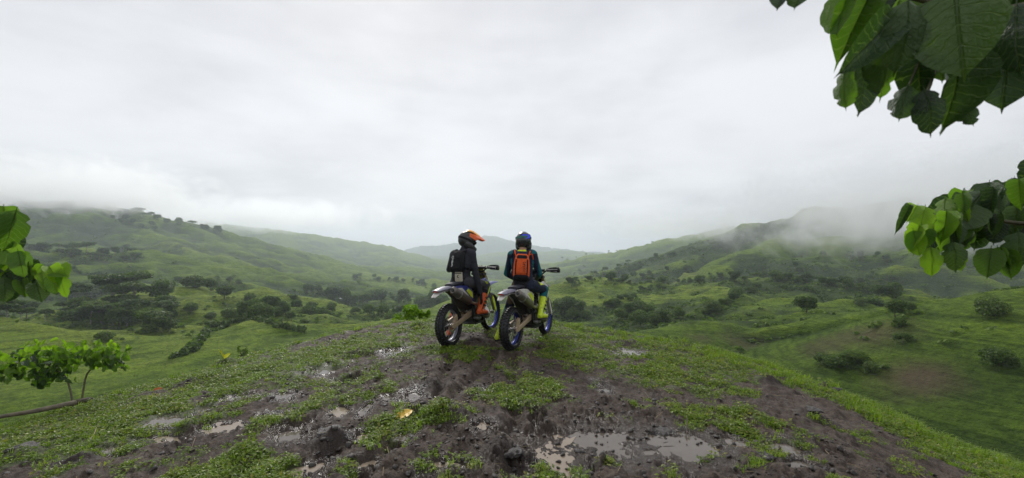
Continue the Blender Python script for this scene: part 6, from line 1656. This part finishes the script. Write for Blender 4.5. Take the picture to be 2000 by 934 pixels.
UP = [(1867, -4, 1880, 146, 1.22, 'dark', 2, 1.0), (1775, 12, 1790, 140, 1.26, 'dark', 0, .8), (1735, 45, 1636, 148, 1.30, 'dark', 1, .6), (1700, -12, 1634, 100, 1.42, 'green', 2, 1.0), (1650, -10, 1622, 70, 1.44, 'green', 0, 1.), (1730, 82, 1748, 190, 1.33, 'green', 3, .9), (1650, 142, 1642, 218, 1.35, 'green', 3, .75), (1686, 128, 1698, 228, 1.36, 'dark', 0, .75),
      (1795, 105, 1788, 196, 1.38, 'dark', 2, 1.), (1772, 172, 1752, 236, 1.34, 'dark', 3, .9), (1808, 182, 1845, 266, 1.30, 'dark', 0, .85), (1868, 122, 1884, 232, 1.33, 'dark', 2, 1.05), (1880, 205, 1906, 242, 1.35, 'dark', 3, 1.), (1968, 98, 1962, 208, 1.34, 'dark', 2, 1.), (1985, 20, 1975, 130, 1.28, 'dark', 0, .9), (1948, 30, 1935, 100, 1.40, 'green', 1, .9),
      (1572, -26, 1548, 16, 1.40, 'dark', 0, 1.1), (1535, -20, 1514, 20, 1.42, 'dark', 1, 1.), (1690, 100, 1672, 165, 1.42, 'dark', 0, 1.), (1720, -30, 1700, 60, 1.46, 'dark', 2, 1.), (1760, -30, 1745, 80, 1.48, 'green', 2, 1.), (1820, -30, 1810, 60, 1.45, 'dark', 2, 1.), (1912, -20, 1925, 90, 1.44, 'dark', 2, 1.), (1700, 40, 1680, 110, 1.46, 'green', 1, .9),
      (1840, 90, 1840, 170, 1.48, 'green', 1, 1.), (1920, 80, 1925, 150, 1.50, 'dark', 0, 1.), (1745, 60, 1725, 130, 1.50, 'lime', 2, .9), (1815, 60, 1808, 150, 1.52, 'dark', 2, 1.1), (1890, 60, 1895, 150, 1.54, 'dark', 0, 1.1), (1960, -20, 1985, 70, 1.50, 'dark', 2, 1.), (2005, 80, 2010, 180, 1.42, 'dark', 2, 1.)]
for i, a in enumerate(UP):
    k = 1.0 if i in (0, 8, 11, 13) else random.uniform(.72, .95)
    px_leaf(br1 if a[1] < 60 else br3, a[0], a[1], a[0] + (a[2] - a[0]) * k, a[1] + (a[3] - a[1]) * k, *a[4:])
for a in UP[5:14]:                                       # side twigs that carry the hanging leaves
    tw = wchild(MB().tube([W(a[0] + 26, a[1] - 62, a[4] + .05), W(a[0] + 14, a[1] - 30, a[4] + .03), W(a[0], a[1] + 2, a[4])], (.005, .004, .0022), 6, smooth=2), 'twig', TWIG, rt)
for i in range(34):
    bx = random.uniform(1690, 2040); by = random.uniform(-70, 75)
    px_leaf(br1, bx, by, bx + random.gauss(0, 24), by + random.uniform(40, 85), random.uniform(1.5, 1.75), random.choice(['dark', 'dark', 'green']), i, random.uniform(.8, 1.1))
MID = [(1806, 408, 1797, 450, 2.15, 'lime', 0, 1.), (1790, 404, 1772, 432, 2.15, 'lime', 1, .9), (1775, 405, 1752, 446, 2.12, 'dark', 3, .5), (1848, 418, 1844, 466, 2.15, 'green', 2, 1.), (1795, 445, 1776, 480, 2.15, 'lime', 2, 1.), (1785, 455, 1795, 500, 2.14, 'lime', 0, .9), (1800, 450, 1800, 492, 2.2, 'green', 2, 1.), (1818, 488, 1826, 537, 2.12, 'lime', 0, .85), (1862, 478, 1874, 528, 2.15, 'dark', 0, .9), (1868, 492, 1874, 526, 2.2, 'lime', 0, 1.),
       (1935, 490, 1928, 540, 2.15, 'green', 0, 1.), (1950, 488, 1962, 535, 2.18, 'green', 2, .9), (1960, 490, 1976, 545, 2.16, 'green', 1, .9), (1828, 455, 1842, 492, 2.2, 'green', 1, 1.), (1845, 395, 1852, 430, 2.3, 'dark', 2, 1.), (1990, 460, 1998, 520, 2.12, 'dark', 0, 1.), (1830, 440, 1812, 470, 2.2, 'lime', 1, .9)]
for a in MID: px_leaf(br2, *a)
for i in range(95):
    t = random.random(); bx = 1845 + 185 * t; top = 395 - 70 * t ** 1.2; bot = 478 - 5 * t
    by = random.uniform(top - 8, bot - 35)
    px_leaf(br2, bx, by, bx + random.gauss(0, 18), by + random.uniform(28, 52), random.uniform(2.15, 2.7), random.choice(['dark', 'dark', 'green', 'dark']), i, random.uniform(.8, 1.1))
# -- sapling at the left edge
lt = empty('leafy_sapling', (-3.75, 2.55, float(ground_z(np.array([-3.75]), np.array([2.55]))[0])))
tag(lt, 'sapling with glossy rounded leaves reaching in beside the long hill', 'tree')
wchild(MB().tube([(-3.75, 2.55, lt.location.z - 0.1), (-3.72, 2.56, 0.4), (-3.6, 2.58, 0.95), (-3.45, 2.6, 1.4), (-3.36, 2.6, 1.75)], (0.03, 0.026, 0.022, 0.017, 0.010), 8, smooth=3), 'trunk', TWIG, lt)
lb1 = wchild(MB().tube([(-3.6, 2.58, 0.95), W(-40, 560, 2.6), W(30, 545, 2.58), W(80, 545, 2.55), W(115, 540, 2.53)], (0.014, 0.011, 0.008, 0.006, 0.004), 7, smooth=3), 'bough', TWIG, lt)
lb2 = wchild(MB().tube([(-3.45, 2.6, 1.4), W(-20, 480, 2.6), W(15, 430, 2.58), W(20, 412, 2.57)], (0.012, 0.010, 0.007, 0.004), 7, smooth=3), 'bough', TWIG, lt)
bpy.context.view_layer.update()
LFT = [(8, 408, 14, 452, 2.5, 'green', 2, 1.05), (30, 418, 14, 490, 2.48, 'green', 0, .85), (0, 415, -12, 460, 2.55, 'dark', 0, 1.), (12, 490, 46, 512, 2.5, 'green', 2, 1.), (36, 495, 46, 540, 2.48, 'green', 0, .85), (60, 515, 62, 548, 2.5, 'dark', 3, .8), (82, 518, 62, 538, 2.5, 'green', 2, 1.), (98, 524, 116, 548, 2.46, 'lime', 2, 1.1), (108, 528, 132, 536, 2.48, 'lime', 2, 1.2), (118, 540, 122, 578, 2.46, 'lime', 0, .9), (102, 540, 106, 574, 2.48, 'green', 0, .9),
       (72, 555, 82, 588, 2.5, 'dark', 2, 1.), (42, 548, 50, 580, 2.52, 'green', 1, .9), (10, 545, 14, 585, 2.5, 'dark', 0, 1.), (85, 545, 92, 570, 2.52, 'green', 1, .9), (20, 500, 4, 530, 2.52, 'lime', 2, .9), (0, 490, -10, 530, 2.5, 'green', 2, 1.), (75, 520, 88, 548, 2.52, 'lime', 1, 1.), (25, 520, 30, 556, 2.55, 'dark', 2, 1.), (48, 530, 56, 562, 2.55, 'dark', 0, 1.)]
for a in LFT: px_leaf(lb2 if a[1] < 470 else lb1, *a)
for i in range(34):
    bx = random.uniform(-50, 70); by = random.uniform(420, 450) if random.random() < .25 and bx < 15 else random.uniform(500, 552)
    px_leaf(lb1 if by > 470 else lb2, bx, by, bx + random.gauss(0, 14), by + random.uniform(26, 42), random.uniform(2.55, 2.85), random.choice(['dark', 'green', 'dark']), i, random.uniform(.8, 1.1))
# -- low two-stemmed shrub behind the brow on the left
def clump(parent, cx, cy, rx, ry, d, n, sz, kinds):
    for i in range(n):
        u, v = random.gauss(0, .5), random.gauss(0, .5)
        u, v = max(-1, min(1, u)), max(-1, min(1, v))
        bx, by = cx + u * rx * 1.2, cy + v * ry * 1.3; k = kinds[0] if v < -0.25 else random.choice(kinds)  # top leaves take the brightest tone, lower ones darker: overhead light painted in
        b = Vector(W(bx, by, d + random.uniform(-.22, .22)))
        L = sz * random.uniform(.5, 1.05)
        t = b + Vector((random.gauss(0, .6), random.gauss(-.2, .5), random.gauss(-.55, .4))).normalized() * L
        add_leaf(parent, b, t, Vector((random.gauss(0, .5), random.gauss(-1.0, .5), .8)), k, i, random.uniform(.85, 1.15))
sx, sy, sz_ = P2(150, 758)
sh = empty('broad_leaf_shrub', (sx, sy, float(ground_z(np.array([sx]), np.array([sy]))[0]) - 0.05))
tag(sh, 'bright green broad-leaved shrub on two bare stems behind the fallen log', 'shrub')
bpy.context.view_layer.update()
D0 = sy + 0.16
st1 = wchild(MB().tube([Vector(sh.location) + Vector((-0.02, 0, -0.1)), W(133, 745, D0), W(108, 722, D0), W(80, 708, D0), W(20, 712, D0)], (0.013, 0.011, 0.010, 0.008, 0.004), 7, smooth=3), 'stem', TWIG, sh)
st2 = wchild(MB().tube([Vector(sh.location) + Vector((0.03, 0, -0.1)), W(166, 742, D0), W(178, 720, D0), W(186, 704, D0), W(220, 688, D0)], (0.012, 0.011, 0.010, 0.008, 0.004), 7, smooth=3), 'stem', TWIG, sh)
bpy.context.view_layer.update()
clump(st1, 78, 692, 44, 22, D0, 108, .105, ['lime', 'green', 'dark', 'green']); clump(st1, 85, 725, 42, 18, D0, 72, .105, ['green', 'dark', 'dark']); clump(st1, 12, 715, 26, 22, D0, 58, .105, ['lime', 'green', 'dark']); clump(st1, 120, 712, 24, 20, D0, 43, .10, ['green', 'dark'])
clump(st2, 148, 690, 26, 16, D0, 60, .10, ['lime', 'green', 'dark']); clump(st2, 205, 684, 40, 15, D0, 89, .10, ['lime', 'green']); clump(st2, 225, 700, 24, 14, D0, 37, .095, ['green', 'dark']); clump(st2, 183, 704, 18, 10, D0, 31, .09, ['lime', 'green'])
# -- bright bush just beyond the brow
def small_bush(label, px, py, d, rx, hz, n, size, mat, seed):
    x = (px - 1000) / FPX * d; z = float(land(np.array([x]), np.array([d]))[0]); top = CAMZ - (py - HOR) / FPX * d
    e = empty('lime_bush', (x, d, z)); H = top - z
    g = np.random.default_rng(seed); m = MB(); bl = []
    for i in range(9):
        a = g.random() * 6.28; r_ = rx * math.sqrt(g.random()); zt = H - hz * g.random()
        bl.append(((r_ * math.cos(a), r_ * math.sin(a) * .7, zt - 0.1), (rx * .38, rx * .38, hz * .42)))
        m.tube([(0.03 * math.cos(a), 0.03 * math.sin(a), -0.1), (r_ * .5 * math.cos(a), r_ * .4 * math.sin(a), H * .5), (r_ * math.cos(a), r_ * .7 * math.sin(a), zt - .1)], (0.015, 0.012, 0.005), 6)
    m.build('stems', TWIG, e)['kind'] = 'stuff'
    obj('crown', crown_mesh('crown', bl, n, size, mat, seed, .4, .5), e)
    tag(e, label, 'bush')
small_bush('bright lime bush at the brow beside the near dirt bike', 797, 601, 12.0, .33, .42, 1100, .07, LEAF['lime'], 951)
small_bush('small lime bush next to the bright one at the brow', 826, 603, 12.3, .17, .3, 500, .07, LEAF['lime'], 952)
small_bush('pale leafy sprig on the brow behind the lemon leaf', 476, 672, 8.4, .10, .25, 160, .035, LEAF['pale'], 953)
# -- fallen log
la, lb_ = W(-70, 830, 4.62), W(168, 771, 5.55)
lg0 = Vector((la[0], la[1], float(ground_z(np.array([la[0]]), np.array([la[1]]))[0]) + 0.05)); lg1 = Vector((lb_[0], lb_[1], float(ground_z(np.array([lb_[0]]), np.array([lb_[1]]))[0]) + 0.06))
LOGM = plain('bleached_log', (0.15, 0.125, 0.09), 0.75, var=0.4, nscale=12, bump=0.02, mud=-0.02, mudcol=(0.06, 0.045, 0.03))
lg = MB().tube([lg0, lg0.lerp(lg1, .25) + Vector((0, 0, .02)), lg0.lerp(lg1, .5) + Vector((0, .02, .0)), lg0.lerp(lg1, .8), lg1], (0.017, 0.022, 0.026, 0.032, 0.030), 14, smooth=4).build('fallen_log', LOGM, None)
tag(lg, 'bleached fallen log lying on the brow below the shrub', 'log')
MB().tube([lg1 - (lg1 - lg0).normalized() * 0.10, lg1 + (lg1 - lg0).normalized() * 0.035, lg1 + (lg1 - lg0).normalized() * 0.07], (0.035, 0.032, 0.012), 14).build('charred_end', BARKD, lg)  # end of the log in a darker bark colour
# -- single fallen leaves and sticks
YEL = plain('yellow_leaf', (0.62, 0.40, 0.055), 0.5, var=0.25, nscale=18); LIMEY = plain('lemon_leaf', (0.66, 0.66, 0.03), 0.45, var=0.12, nscale=12); ORG = plain('orange_dead_leaf', (0.42, 0.11, 0.02), 0.6, var=0.3, nscale=15)
def fallen(label, px, py, L, wd, mat, rz, pitch, roll, up, seed, droop):
    x, y, z = P2(px, py); z = float(ground_z(np.array([x]), np.array([y]))[0])
    o = leaf_shape(seed, wid=wd, droop=droop, heart=0.02).build('fallen_leaf', mat, None, fix=False)
    o.scale = (L, L, L); o.location = (x, y, z + up); o.rotation_euler = (roll, pitch, rz)
    tag(o, label, 'leaf')
fallen('yellow fallen leaf with a long stalk lying on the mud', 776, 822, .155, .62, YEL, math.radians(42), math.radians(-14), math.radians(14), .035, 970, .02)
fallen('lemon yellow leaf standing up on the brow', 437, 698, .17, .42, LIMEY, math.radians(160), math.radians(-55), math.radians(70), .02, 971, .10)
fallen('lemon yellow leaf folded beside the upright one on the brow', 437, 698, .12, .5, LIMEY, math.radians(15), math.radians(-35), math.radians(60), .02, 972, .05)
fallen('small orange dead leaf lying among the weeds', 300, 764, .10, .6, ORG, math.radians(20), math.radians(-12), math.radians(35), .02, 973, .1)
def stick(label, pix, r, up):
    pts = []
    for (px, py), u in zip(pix, up):
        x, y, z = P2(px, py); pts.append((x, y, float(ground_z(np.array([x]), np.array([y]))[0]) + u))
    tag(MB().tube(pts, [r, r, r * .6][:len(pts)] if len(pts) <= 3 else r, 6, smooth=2).build('stick', BARKD if r > .004 else STRAW, None), label, 'stick')
stick('dark twig poking out of the long puddle', [(1340, 852), (1342, 838), (1341, 826)], .005, (0, .05, .10))
stick('thin dark stick lying across the trampled mud', [(1302, 780), (1320, 792), (1334, 806)], .005, (.02, .02, .01))
stick('short pale stick on the mud behind the long puddle', [(1260, 770), (1268, 780)], .0075, (.012, .012))
stick('bent straw lying near the yellow fallen leaf', [(175, 866), (184, 858), (188, 849)], .0035, (.01, .03, .05))
